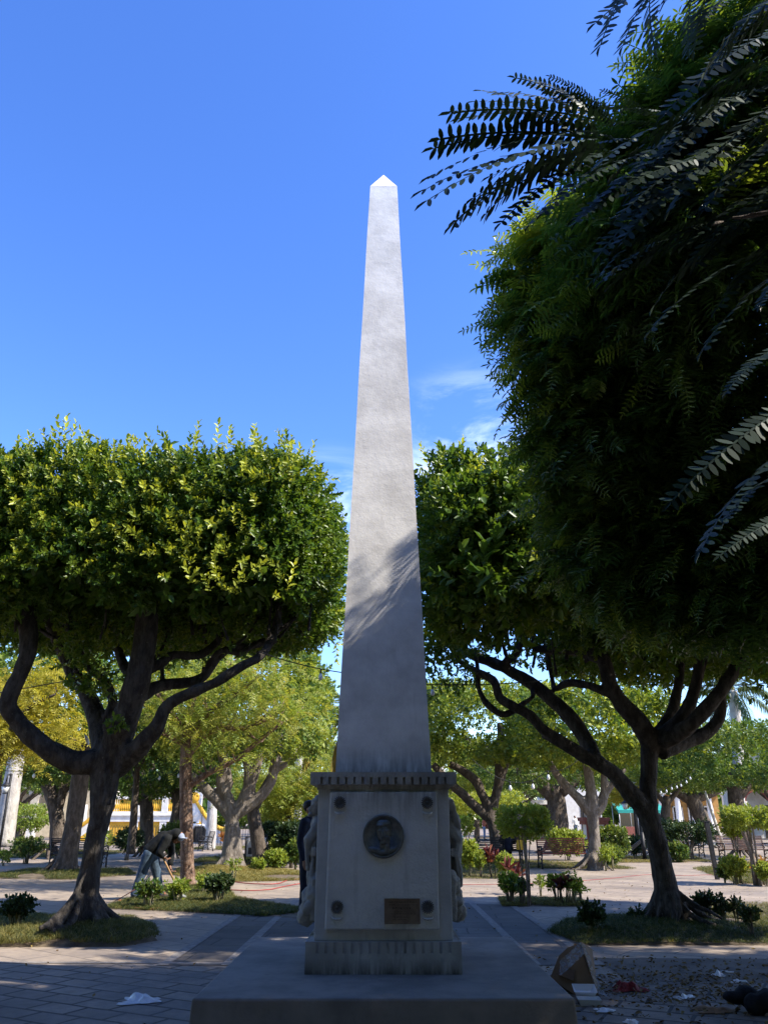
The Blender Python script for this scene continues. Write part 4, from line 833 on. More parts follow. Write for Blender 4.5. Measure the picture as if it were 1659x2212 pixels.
def bed(poly,n,seed,dry=.15,size=1.0,mounds=(),soil=True,label=None):
    mounds=[(a,b_,r_,h_*.55) for a,b_,r_,h_ in mounds]; n=int(n*2.4); xs=[p[0] for p in poly]; ys=[p[1] for p in poly]; g=np.random.default_rng(seed)
    x=g.uniform(min(xs),max(xs),n*3); y=g.uniform(min(ys),max(ys),n*3); k=inpoly(x,y,poly); x,y=x[k][:n],y[k][:n]
    z=np.zeros(len(x))+.02
    for mx,my,mr,mh in mounds: z+=mh*np.exp(-((x-mx)**2+(y-my)**2)/mr**2)
    # soil surface as a fine fan that follows the mounds
    m=MB(); N=28; vs=[];fs=[]
    cx,cy=sum(xs)/len(xs),sum(ys)/len(ys); per=[]
    for i in range(len(poly)):
        (x1,y1),(x2,y2)=poly[i],poly[(i+1)%len(poly)]
        for j in range(6): per.append((x1+(x2-x1)*j/6,y1+(y2-y1)*j/6))
    rings=8
    for a in range(rings+1):
        t=a/rings
        for (px,py) in per:
            X=cx+(px-cx)*t; Yy=cy+(py-cy)*t; zz=.012+sum(mh*math.exp(-((X-mx)**2+(Yy-my)**2)/mr**2) for mx,my,mr,mh in mounds)
            if a==rings: zz=-.01
            vs.append((X,Yy,zz))
    L=len(per)
    for a in range(rings):
        for j in range(L): fs.append((a*L+j,a*L+(j+1)%L,(a+1)*L+(j+1)%L,(a+1)*L+j))
    m.add(vs,fs,True); tag(m.build('soil',M['soil']),kind='structure')
    P=np.stack([x,y,z],1); keep=snoise(P,1.6,seed)>-.42; P=P[keep]; N=len(P)
    rot=frames(norm(g.normal(size=(N,3))*.22+np.array([0,0,1.])),g.uniform(0,6.28,N))
    sc=.55*size*g.uniform(.6,1.3,N)*(1+.5*snoise(P,1.1,seed+4))
    yg=np.clip(g.normal(dry,.25,N)+.35*snoise(P,.9,seed+7),0,1)
    tag(foliage('grass',batch_split(BLADE,P,rot,sc,yg,g),M['grass']),kind='stuff')
bed([(-8,10.9),(-4.8,11.1),(-3.28,11.14),(-2.95,11.7),(-3.44,12.96),(-4.19,14.6),(-8,14.6)],9000,1,.05,1.15,[(-4.2,12.2,1.0,.22),(-3.6,12.0,.6,.12)])
bed([(2.5,11.25),(8,11.25),(8,13.8),(4.2,14.2),(2.8,13.6),(2.3,12.4)],8000,2,.08,1.0,[(4.2,12.8,1.1,.20),(3.3,12.0,.6,.10)])
bed([(2.15,15.95),(3.75,15.95),(3.9,17.4),(2.3,17.6)],2200,3,.45,.9)
bed([(-5,15.6),(-3.6,15.1),(-2.4,14.6),(-1.25,13.9),(-1.1,15.1),(-2.0,16.2),(-3.0,17.6),(-3.6,20),(-5,20.2)],7000,4,.1,1.1,[(-4.4,19.5,.6,.12)])
bed([(-6,24.5),(-4.4,21.6),(-2.2,22.3),(-1.6,24),(-3.0,26.5),(-5,28.5),(-6.4,27.5)],5500,5,.5,1.35,[(-4.9,26,1.2,.25)])
bed([(1.2,22.8),(3.4,22.8),(4.6,27.6),(8,27.2),(7.8,29.5),(4.4,34),(1.5,34)],5200,6,.3,1.1)
bed([(8.6,21.2),(12,20.3),(15,24),(13,31.5),(9.8,27.4)],4500,7,.3,1.2)
bed([(-19,34),(-12,35),(-12,42),(-19,42)],2200,8,.3,1.6)
bed([(-11,23.2),(-8.2,22.6),(-7,24.5),(-8,27),(-11,27)],3500,9,.05,1.3,[(-9.2,24.7,1.2,.2)])
bed([(4.6,13.9),(7,14.4),(9,16.4),(6.4,16.6)],900,10,.1,.8)
bed([(8.5,31),(12,31.5),(13,36),(8.8,36)],1800,11,.45,1.4)
bed([(-10,44),(-6,43),(-4.8,47),(-10,48)],1500,12,.35,1.6)
bed([(-7.5,31),(-6.2,29.5),(-1.6,31),(-1.2,38),(-7,38)],2500,14,.05,1.5)

# ================================================================ shrubs and small plants
SHL={1:[sprig(7,.09,.070,.036,True,300+s,62) for s in range(3)],2:[sprig(7,.15,.11,.058,False,310+s,62) for s in range(3)]}
BIG=[sprig(6,.10,.15,.075,True,330+s,75) for s in range(3)]
def shrub(name,label,px,by,ty,hw,frac,n,mat,seed,stems=7,stem='stem_dark',group='shrubs planted around the plaza',flat=True,leaf=1,big=False,sr=.012,young=.15,lean=0,Y=None,cat='shrub',trunkpx=None,dep=1.0,spread=.35):
    b0=Gd(px,by) if Y is None else Vector((Pt(px,by,Y).x,Y,0)); Yy=b0.y; top=Pt(px,ty,Yy).z; w=abs(Pt(px+hw,ty,Yy).x-Pt(px,ty,Yy).x); e_=(.06 if leaf==1 else .10); w=max(w-e_,w*.55); top-=e_; n=int(n*(1.0 if n>120 else 1.0)); frac=min(frac+.14,.8)
    t=thing(name,label,cat,(b0.x,b0.y,0),0,group); g=np.random.default_rng(seed); r=random.Random(seed)
    ch=top*(1-frac)/2; c=(lean,0,top-ch); h=(w,w*dep,max(ch,.05))
    if flat: P,nr=box_surface(c,h,n,g,4,.3*w,.10*w,2.2/w,seed)
    else: P,nr=ell_surface(c,h,n,g,.5)
    keep=snoise(P,1.8/w,seed)>-.5; P,nr=P[keep],nr[keep]; N=len(P)
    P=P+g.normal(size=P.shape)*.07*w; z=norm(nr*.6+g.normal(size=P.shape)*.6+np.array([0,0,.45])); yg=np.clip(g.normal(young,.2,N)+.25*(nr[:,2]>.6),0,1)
    if frac>=.5 and by>=1880 and not trunkpx:
        m=MB(); Q=[]; D=[]
        for k in range(stems):
            a=2.4*k+r.uniform(-.4,.4); d=w*(.15+.3*r.random()); e=w*math.sqrt((k+.5)/stems)*1.05; hh=top*r.uniform(.82,1.0)*(1-.12*(e/w)**2)
            p0=Vector((d*math.cos(a),d*math.sin(a)*dep,-.03)); p3=Vector((e*math.cos(a),e*math.sin(a)*dep,hh)); p1=p0.lerp(p3,.4)+Vector((r.uniform(-.02,.02),r.uniform(-.02,.02),0)); p1.x=p0.x+(p3.x-p0.x)*.2
            m.tube([p0,p1,p3],[sr*1.2,sr,sr*.6],6)
            for q in range(max(3,int(.62*n/stems))):
                f=1-(r.random()**1.8)*.38; b_=p1.lerp(p3,(f-.4)/.6); Q.append((b_.x+r.gauss(0,.035),b_.y+r.gauss(0,.035),b_.z+r.gauss(0,.03))); D.append((r.gauss(0,.7)+math.cos(a)*.4,r.gauss(0,.7)+math.sin(a)*.4,r.uniform(-.2,1)))
        m.build('stem',M[stem],t); P=np.array(Q); N=len(P)
        foliage('foliage',batch_split(SHL[1],P,frames(np.array(D),g.uniform(0,6.28,N)),g.uniform(.65,1.15,N),np.clip(g.normal(young,.25,N),0,1),g),M[mat],t); return t
    m=MB()
    for k in range(stems):
        a=r.uniform(0,6.28); d=r.uniform(.2,1)*w*spread; e=r.uniform(.35,.85)*w
        x0,y0=d*.6*math.cos(a),d*.6*math.sin(a)
        m.tube([(x0,y0,-.03),(x0+.02*r.uniform(-1,1)+lean*.4,y0,top*frac*.55),(lean+e*.7*math.cos(a),e*.7*math.sin(a)*dep,top*frac+ch*.3),(lean+e*math.cos(a),e*math.sin(a)*dep,top-ch*.6)],[sr*1.2,sr,sr*.7,sr*.4],6)
    if trunkpx: m.tube([(0,0,-.03),(trunkpx*r.uniform(-1.5,1.5),0,top*frac*.4),(lean*.7,0,top*frac),(lean,0,top-ch)],[trunkpx,trunkpx*.85,trunkpx*.8,trunkpx*.4],8)
    if m.v: m.build('stem',M[stem],t)
    tp=BIG if big else SHL[leaf]
    foliage('foliage',batch_split(tp,P,frames(z,g.uniform(0,6.28,N)),g.uniform(.7,1.2,N),yg,g),M[mat],t); return t
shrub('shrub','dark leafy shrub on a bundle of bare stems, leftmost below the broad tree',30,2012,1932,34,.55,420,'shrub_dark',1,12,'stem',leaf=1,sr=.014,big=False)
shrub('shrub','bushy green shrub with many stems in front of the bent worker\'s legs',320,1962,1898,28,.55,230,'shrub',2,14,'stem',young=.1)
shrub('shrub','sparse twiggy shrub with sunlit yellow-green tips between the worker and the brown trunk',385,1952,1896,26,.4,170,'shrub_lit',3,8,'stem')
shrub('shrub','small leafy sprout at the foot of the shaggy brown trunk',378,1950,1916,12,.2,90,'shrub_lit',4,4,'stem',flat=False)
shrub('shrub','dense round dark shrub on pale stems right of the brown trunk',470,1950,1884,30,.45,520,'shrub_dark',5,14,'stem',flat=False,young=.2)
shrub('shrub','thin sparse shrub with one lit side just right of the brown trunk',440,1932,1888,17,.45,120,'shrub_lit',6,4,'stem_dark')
shrub('umbrella_shrub','bright green umbrella-shaped shrub on a thick stem at the left edge',38,1842,1742,52,.45,900,'shrub_lit',7,3,'stem_dark',young=.05,leaf=2,sr=.05,trunkpx=.14,group='trimmed shrubs with flat crowns',dep=.8)
shrub('shrub','ragged low shrub with dry twigs below the umbrella-shaped shrub',55,1866,1808,40,.3,260,'shrub',8,9,'stem_dark',leaf=2,sr=.02,flat=False)
shrub('shrub','small clump of weeds at the left edge below the umbrella-shaped shrub',8,1870,1835,16,.15,90,'shrub_lit',9,5,'stem',leaf=1,flat=False)
shrub('shrub','young sunlit yellow-green shrub by the bin left of the pedestal',596,1880,1838,24,.35,330,'shrub_lit',10,5,'stem',flat=False,big=False,leaf=2)
shrub('shrub','wispy sapling in front of the steel litter bin',558,1885,1856,16,.3,70,'shrub_lit',11,3,'stem',flat=False,leaf=2)
shrub('shrub','pale thin sapling at the split root of the sunlit tree',505,1902,1848,16,.45,70,'shrub_lit',12,5,'stem',flat=False)
shrub('topiary_shrub','dark flat-topped topiary shrub on a crooked stem, next to the pedestal',628,1868,1778,34,.42,700,'shrub_dark',13,6,'stem_dark',leaf=2,sr=.035,group='trimmed shrubs with flat crowns',young=.05,Y=28)
shrub('topiary_shrub','dark flat-topped topiary shrub left of the one next to the pedestal',573,1862,1779,30,.5,600,'shrub_dark',14,5,'stem_dark',leaf=2,sr=.035,group='trimmed shrubs with flat crowns',young=.05,Y=32)
shrub('shrub','mixed variegated shrub spilling below the topiary next to the pedestal',606,1872,1806,26,.2,380,'shrub',15,6,'stem_dark',leaf=2,flat=False,young=.35,Y=29)
shrub('shrub','leafy dark shrub below the topiary, touching the pedestal',638,1880,1815,22,.2,300,'shrub',16,6,'stem_dark',leaf=2,flat=False,young=.1,Y=27)
shrub('hedge_shrub','bushy shrub with dark strappy lower leaves behind the bent worker',275,1858,1790,32,.25,560,'shrub_dark',17,8,'stem_dark',leaf=2,flat=False,young=.15)
shrub('hedge_shrub','tall bush with orange-tinged tips between the dark trunks behind the worker',368,1845,1775,30,.15,480,'shrub',18,8,'stem_dark',leaf=2,flat=False,young=.25,Y=31)
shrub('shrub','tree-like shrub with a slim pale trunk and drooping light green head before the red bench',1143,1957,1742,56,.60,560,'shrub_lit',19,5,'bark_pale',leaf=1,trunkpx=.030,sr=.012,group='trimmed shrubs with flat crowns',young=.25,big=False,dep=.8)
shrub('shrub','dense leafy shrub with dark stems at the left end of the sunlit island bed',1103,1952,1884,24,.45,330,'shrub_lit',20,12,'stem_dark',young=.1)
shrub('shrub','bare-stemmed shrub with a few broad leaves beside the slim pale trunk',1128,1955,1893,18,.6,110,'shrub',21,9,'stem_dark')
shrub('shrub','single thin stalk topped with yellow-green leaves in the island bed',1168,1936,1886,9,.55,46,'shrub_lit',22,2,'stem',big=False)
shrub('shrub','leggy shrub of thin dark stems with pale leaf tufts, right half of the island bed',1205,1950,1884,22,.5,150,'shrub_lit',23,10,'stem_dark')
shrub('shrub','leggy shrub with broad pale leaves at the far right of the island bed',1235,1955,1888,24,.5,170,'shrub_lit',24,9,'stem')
shrub('shrub','bare forked twig at the right end of the island bed',1254,1950,1905,10,.7,14,'shrub_lit',25,4,'stem_dark')
shrub('shrub','pale leafy bush touching the right side of the pedestal',1014,1882,1816,19,.3,320,'shrub_lit',26,9,'stem',leaf=2,flat=False,young=.3,Y=24)
shrub('shrub','small leafy bush between the pedestal and the black bench',1038,1884,1838,12,.25,130,'shrub_lit',27,6,'stem_dark',leaf=1,flat=False,Y=23.5)
shrub('shrub','rounded sunny bush in front of the black bench',1092,1892,1842,20,.25,300,'shrub_lit',28,9,'stem',leaf=1,flat=False,Y=23.2)
shrub('shrub','leaf tuft in front of the bicycle, right of the pedestal',1010,1812,1766,16,.5,90,'shrub_lit',29,3,'stem',leaf=2,flat=False,Y=34)
shrub('shrub','dark stumpy shrub of cut stems left of the leaning trunk',1281,2022,1950,25,.62,330,'shrub_dark',30,16,'stem',sr=.016,leaf=1)
shrub('shrub','tall dark shrub with broad leaves right of the leaning trunk',1527,1990,1925,26,.55,230,'shrub_dark',31,12,'stem',leaf=1,big=False,Y=13.6)
shrub('shrub','small cut shrub with a tuft of dark leaves, second right of the leaning trunk',1563,1992,1934,16,.6,80,'shrub_dark',32,7,'stem',Y=13.4)
shrub('shrub','small cut shrub on three thick stems, third right of the leaning trunk',1592,1995,1938,14,.62,70,'shrub_dark',33,6,'stem',Y=13.2)
shrub('shrub','forked dark sapling at the right edge of the shaded bed',1625,2030,1950,20,.6,90,'shrub_dark',34,5,'stem_dark')
shrub('shrub','small leaf sprig at the left foot of the leaning trunk',1372,1988,1956,14,.4,40,'shrub_dark',35,3,'stem_dark',flat=False,Y=13.2)
shrub('umbrella_shrub','large square-topped sunlit shrub on a pale double trunk at the right edge',1636,1905,1742,50,.62,1000,'shrub_lit',36,4,'bark_pale',leaf=1,trunkpx=.045,sr=.03,group='trimmed shrubs with flat crowns',young=.2,big=False,Y=20.8)
shrub('umbrella_shrub','smaller light green shrub on a slim forked trunk left of the square-topped one',1598,1895,1766,26,.6,330,'shrub_lit',37,4,'bark_pale',leaf=1,trunkpx=.035,sr=.018,group='trimmed shrubs with flat crowns',young=.3,Y=21.5,flat=False)
shrub('shrub','sunlit pale bush at the front of the right-hand bed beside the dark post',1590,1910,1850,30,.25,430,'shrub_lit',38,9,'stem',young=.4,flat=False)
shrub('shrub','darker small bush at the left end of the right-hand bed',1566,1908,1866,15,.25,170,'shrub',39,6,'stem',flat=False)
shrub('shrub','leafy bush at the right frame edge in the right-hand bed',1655,1915,1862,18,.25,210,'shrub_lit',40,6,'stem',flat=False)
shrub('topiary_shrub','wide dark topiary hedge on several stems behind the leaning trunk',1488,1850,1776,62,.42,1100,'shrub_dark',41,12,'stem_dark',leaf=2,sr=.03,group='trimmed shrubs with flat crowns',young=.25,Y=33,dep=.5)
shrub('hedge_shrub','low clipped hedge behind the red bench',1225,1835,1793,38,.15,700,'shrub_lit',42,10,'stem_dark',leaf=2,young=.25,Y=33,dep=.5)
shrub('hedge_shrub','round-cornered bush right of the tree with the sunlit flank',1325,1838,1786,34,.15,620,'shrub',43,8,'stem_dark',leaf=2,young=.25,Y=31,dep=.8)
shrub('hedge_shrub','low spreading bush below the round-cornered bush',1315,1856,1822,30,.1,360,'shrub',44,8,'stem_dark',leaf=2,young=.3,Y=29,flat=False)
shrub('shrub','pale sapling growing beside the tree with the sunlit flank',1308,1876,1830,16,.35,110,'shrub_lit',45,5,'stem',leaf=1,flat=False,Y=26.4)
shrub('shrub','thin pale stalks with leaf tufts right of the sunlit tree',1322,1872,1832,12,.6,46,'shrub_lit',46,5,'stem',leaf=1,Y=26.6)
shrub('hedge_shrub','dark bush behind the dark post in the middle of the plaza',1372,1848,1806,28,.25,420,'shrub_dark',47,7,'stem_dark',leaf=2,young=.1,Y=34,flat=False)
shrub('hedge_shrub','low dark bush by the bench behind the leaning trunk',1465,1858,1820,24,.1,330,'shrub',48,7,'stem_dark',leaf=2,young=.1,Y=31.5,flat=False)
shrub('hedge_shrub','small yellow-flecked hedge in front of the yellow terrace',215,1815,1798,32,.1,330,'shrub_lit',49,6,'stem_dark',leaf=2,young=.7,Y=46,dep=.5)
shrub('flowering_shrub','low shrub with red flowers on the hedge line left of the pedestal',625,1800,1762,22,.3,260,'shrub_lit',50,5,'stem_dark',leaf=2,young=.2,Y=38,flat=False)
def rosette(label,px,by,ty,n,mat,seed,Y=None,group='strap-leaved plants in the beds',wd=.05,stems=3):
    b0=Gd(px,by) if Y is None else Vector((Pt(px,by,Y).x,Y,0)); H=Pt(px,ty,b0.y).z; t=thing('cordyline',label,'plant',b0,0,group); g=np.random.default_rng(seed)
    m=MB(); tops=[]
    for k in range(stems):
        x=random.Random(seed+k).uniform(-.12,.12); y=random.Random(seed+k+9).uniform(-.1,.1); h=H*(.45+.3*k/stems); m.tube([(x*.4,y*.4,-.02),(x,y,h*.6),(x*1.2,y*1.2,h)],[.014,.012,.010],6); tops.append((x*1.2,y*1.2,h))
    m.build('stem',M['stem_dark'],t)
    B=[]; L=H*.42
    V,Q=leaf6(L,wd*2,.25); V=np.array(V)
    for tp in tops:
        k=n//stems; az=np.arange(k)*2.4; el=np.linspace(1.45,.2,k); d=np.stack([np.cos(az)*np.cos(el),np.sin(az)*np.cos(el),np.sin(el)],1)
        B.append(((V,np.array(Q)),np.tile(np.array(tp),(k,1)),frames_y(d,np.tile(np.array([[0,0,1.]]),(k,1))+d*-.5+g.normal(size=d.shape)*.2),g.uniform(.7,1.1,k),np.clip(g.normal(.2,.3,k),0,1)))
    foliage('leaves',B,M[mat],t); return t
rosette('tall wine-red strap-leaved plant in front of the black bench',1064,1892,1824,33,'cordyline',1,23.6)
rosette('wine-red strap-leaved plant with an upright dark blade behind the island bed',1107,1930,1846,18,'cordyline',2,18.4,stems=2)
rosette('red and green strap-leaved plant in the right part of the island bed',1220,1955,1884,24,'cordyline',3)
rosette('copper-orange strap-leaved plant in the right-hand bed',1646,1908,1848,40,'copper',4,21,wd=.035)
rosette('reddish strap-leaved plant by the palm trunk at the end of the terrace',480,1830,1795,27,'copper',5,43,wd=.06)
rosette('dark purple strap-leaved plant behind the steel litter bin',590,1856,1818,27,'shrub_dark',6,34,wd=.06)

# ================================================================ benches
def bench(label,loc,rz,w=1.5,wood='blackwood',group='slatted park benches'):
    t=thing('park_bench',label,'bench',loc,rz,group)
    for s in (-1,1):
        m=MB(); x=s*(w/2-.03)
        m.tube([(x,-.26,0),(x,-.23,.22),(x,-.27,.40),(x,-.24,.45)],[.028,.024,.026,.024],7); m.tube([(x,.25,0),(x,.20,.2),(x,.18,.42),(x,.30,.90)],[.028,.024,.028,.022],7)
        m.tube([(x,-.25,.42),(x,.19,.38)],.022,7); m.tube([(x,-.23,.22),(x,0,.13),(x,.20,.2)],.016,6); m.tube([(x,-.23,.24),(x,0,.34),(x,.19,.24)],.014,6)
        m.tube([(x,-.27,.43),(x,-.31,.56),(x,-.27,.64),(x,-.12,.66),(x,.08,.635),(x,.225,.66)],[.02,.02,.024,.022,.02,.02],7)
        m.tube([(x,-.2,.62),(x,-.1,.52),(x,.02,.6),(x,.1,.5),(x,.2,.58)],.011,5)
        m.build('side_frame',M['iron'],t)
    m=MB()
    for k in range(6): y=-.27+.085*k; z=.445-.006*k; m.box(-w/2,w/2,y,y+.06,z,z+.026)
    m.build('seat',M[wood],t,bevel=.005)
    m=MB()
    for k in range(8):
        z=.475+.056*k; y=.165+(z-.42)*.25; m.box(-w/2,w/2,y-.012,y+.012,z,z+.034,None)
    m.build('backrest',M[wood],t,bevel=.004)
    return t
bench('red-brown slatted bench facing the viewer, between the slim pale trunk and the sunlit tree',(5.76,27.6,0),R(4),1.6,'redwood')
bench('black slatted bench seen from behind, with a dark-clothed person on it',(4.05,30.2,0),R(184),1.62)
bench('black slatted bench seen from behind on both sides of the broad left trunk',(-9.95,28.0,0),R(180),1.75)
bench('black iron bench standing sideways by the palm trunk left of the worker',(-8.85,42.5,0),R(-70),1.6)
bench('faded brown slatted bench behind the dark post at the right',(13.1,31.2,0),R(3),1.75,'brownwood')
bench('dark slatted bench half hidden under the wide topiary hedge',(12.0,35.5,0),R(5),2.4)
# ================================================================ people
def capsule(m,a,b,ra,rb,n=10): 
    a=Vector(a);b=Vector(b); m.tube([a,a.lerp(b,.5),b],[ra,(ra+rb)/2*1.03,rb],n); m.ell(a,(ra,)*3,10,6); m.ell(b,(rb,)*3,10,6)
def hand(m,w,d,side,curl=.5,s=1.0):
    """palm, four unequal bent fingers and a thumb, pointing along d from the wrist"""
    w=Vector(w); d=Vector(d).normalized(); sd=(Vector(side)-d*Vector(side).dot(d)).normalized(); up=d.cross(sd)
    for k in range(4): m.ell(w+d*.045*s+sd*(.03-.02*k)*s,(.017*s,)*3,8,5); m.ell(w+d*.02*s+sd*(.02-.013*k)*s,(.018*s,)*3,8,5)
    for k,L in enumerate((.066,.076,.072,.056)):
        b=w+d*.08*s+sd*(.032-.021*k)*s; a=b+d*L*.5*s-up*curl*.02*s; e=a+d*L*.35*s-up*curl*.05*s
        m.tube([b-d*.03*s,b,a,e],[.010*s,.0095*s,.009*s,.0075*s],7)
    b=w+d*.03*s+sd*.034*s; m.tube([b-sd*.012*s,b+d*.025*s+sd*.018*s-up*.01*s,b+d*.05*s+sd*.016*s-up*.028*s],[.012*s,.011*s,.008*s],7)
def head(m,c,f,up,s=1.0):
    """skull, jaw, nose, ears, brow, lips; f = facing"""
    c=Vector(c); f=Vector(f).normalized(); up=(Vector(up)-f*Vector(up).dot(f)).normalized(); r=f.cross(up)
    Rm=Matrix((r,f,up)).transposed()
    m.ell(c+up*.02*s,(.075*s,.095*s,.10*s),14,10,Rm); m.ell(c+f*.03*s-up*.06*s,(.055*s,.06*s,.06*s),12,8,Rm)
    m.ell(c+f*.098*s-up*.015*s,(.013*s,.02*s,.024*s),8,6,Rm); m.ell(c+f*.085*s+up*.025*s,(.05*s,.014*s,.011*s),8,6,Rm); m.ell(c+f*.085*s-up*.062*s,(.024*s,.012*s,.010*s),8,6,Rm)
    for k in (-1,1): m.ell(c+r*k*.078*s-up*.01*s-f*.008*s,(.012*s,.022*s,.033*s),8,6,Rm)
# --- the bent worker
W0=Gd(316,1946); W=thing('person','person in a black jacket, jeans and a pale cap bending over with a wooden tool','person',(W0.x,17.2,0))
def wl(px,py,dy=0): v=Pt(px,py,17.2+dy); return Vector((v.x-W0.x,dy,v.z))
hipL=wl(322,1850,-.09)+Vector((0,0,.04)); hipR=wl(330,1850,.09)+Vector((0,0,.04)); pel=(hipL+hipR)/2+Vector((0,0,.03))
kneB=wl(303,1898,-.10); ankB=wl(290,1938,-.12); kneF=wl(341,1893,.16); ankF=wl(345,1932,.20)
ankB.z=max(ankB.z,.09); ankF.z=.09
chest=wl(354,1815,0); neck=wl(371,1803,0); hd=wl(384,1808,0)
shN=wl(362,1812,-.17); shF=wl(368,1812,.17)
elN=wl(345,1842,-.24); haN=wl(353,1850,-.14); elF=wl(372,1842,.20); haF=wl(368,1872,.08)
bm_=MB()
capsule(bm_,pel,chest,.11,.12); capsule(bm_,chest,neck,.09,.05); capsule(bm_,neck,hd,.052,.05); head(bm_,hd,(.55,-.05,-.85),(.85,0,.5),1.05)
for sh,el,ha in ((shN,elN,haN),(shF,elF,haF)): capsule(bm_,chest,sh,.08,.06); capsule(bm_,sh,el,.048,.038); capsule(bm_,el,ha,.036,.027)
tool_d=(wl(380,1893,.05)-haN).normalized()
hand(bm_,haN,tool_d*.6+Vector((.3,.1,-.1)),(0,-1,.3),1.1); hand(bm_,haF,tool_d*.5+Vector((.1,-.2,-.3)),(0,-1,.2),1.1)
for h,k,a in ((hipL,kneB,ankB),(hipR,kneF,ankF)): capsule(bm_,h,k,.08,.055); capsule(bm_,k,a,.052,.036)
bm_.fuse('body',M['skin'],W,voxel=.010,smooth=1)
j=MB(); capsule(j,pel+Vector((0,0,.03)),chest,.165,.18,12); capsule(j,chest,neck,.15,.085,12)
for k in (-1,1): capsule(j,pel+Vector((0,k*.06,.02)),chest+Vector((0,k*.07,0)),.13,.13,12)
for sh,el,ha in ((shN,elN,haN),(shF,elF,haF)):
    e2=el.lerp(ha,.82); capsule(j,chest,sh,.12,.095); capsule(j,sh,el,.09,.07); capsule(j,el,e2,.07,.052); j.tube([el.lerp(ha,.74),el.lerp(ha,.86)],[.062,.058],10)
    for q in (.25,.55,.8): p=sh.lerp(el,q); j.ell(p,(.085,.08,.03),8,6)
capsule(j,neck-Vector((.02,0,0)),neck.lerp(hd,.45),.09,.085); j.ell(hd-Vector((.035,0,-.05)),(.125,.122,.115),12,8)
j.fuse('jacket',M['jacket'],W,voxel=.016,smooth=2,rough=.008,freq=22)
j=MB(); j.ell(pel-Vector((0,0,.02)),(.155,.18,.13),12,8)
for h,k,a in ((hipL,kneB,ankB),(hipR,kneF,ankF)):
    capsule(j,h,k,.125,.088); capsule(j,k,a+Vector((0,0,.03)),.088,.075)
    for q in (.35,.6,.85,.95): p=k.lerp(a,q); j.ell(p,(.088,.085,.018),8,6)
j.fuse('jeans',M['jeans'],W,voxel=.016,smooth=2,rough=.007,freq=24)
for a,dx in ((ankB,.0),(ankF,.0)):
    j=MB(); capsule(j,a+Vector((0,0,.05)),a-Vector((0,0,.03)),.06,.06); j.ell((a.x+.05,a.y,.045),(.15,.055,.05),12,8); j.box(a.x-.09,a.x+.19,a.y-.05,a.y+.05,0,.022); j.fuse('boot',M['boot'],W,voxel=.012,smooth=1)
j=MB(); j.ell(hd+Vector((.06,0,.0)),(.085,.09,.085),14,8); 
j.prism([(hd.x+.07,hd.y-.09),(hd.x+.20,hd.y-.07),(hd.x+.20,hd.y+.07),(hd.x+.07,hd.y+.09)],hd.z-.03,hd.z-.015,'xy'); j.fuse('cap',M['cap_'],W,voxel=.012,smooth=1)
W['label']='person in a black jacket, jeans and a pale cap bending over with a wooden tool'
tl=MB(); o_=Vector((W0.x,17.2,0)); a=haN+o_-tool_d*.12; e=wl(392,1915,.10)+o_; e.z=.10
tl.tube([a,a.lerp(e,.5),e],[.018,.019,.02],8)
t=thing('hand_tool','wooden-handled tool held by the bent worker','tool',(0,0,0)); tl.build('handle',M['handle'],t)
tl=MB(); d=(e-a).normalized(); tl.box(-.012,.012,-.09,.09,-.02,.16,Matrix.Translation(e)@Matrix.Rotation(R(120),4,'Y')); tl.build('blade',M['steel'],t)
# spray lance leaning behind the worker's legs
t=thing('spray_lance','thin spray lance with a black grip slanting to the ground left of the worker','tool',(0,0,0)); a=Pt(327,1886,16.6); b_=Pt(308,1912,16.2); c=Gd(240,1953)
m=MB(); m.tube([a,a.lerp(b_,.2),b_],[.022,.026,.02],8); m.build('grip',M['iron'],t); m=MB(); m.tube([b_,b_.lerp(c,.5),c+Vector((0,0,.01))],.008,6); m.build('rod',M['terraco'],t)
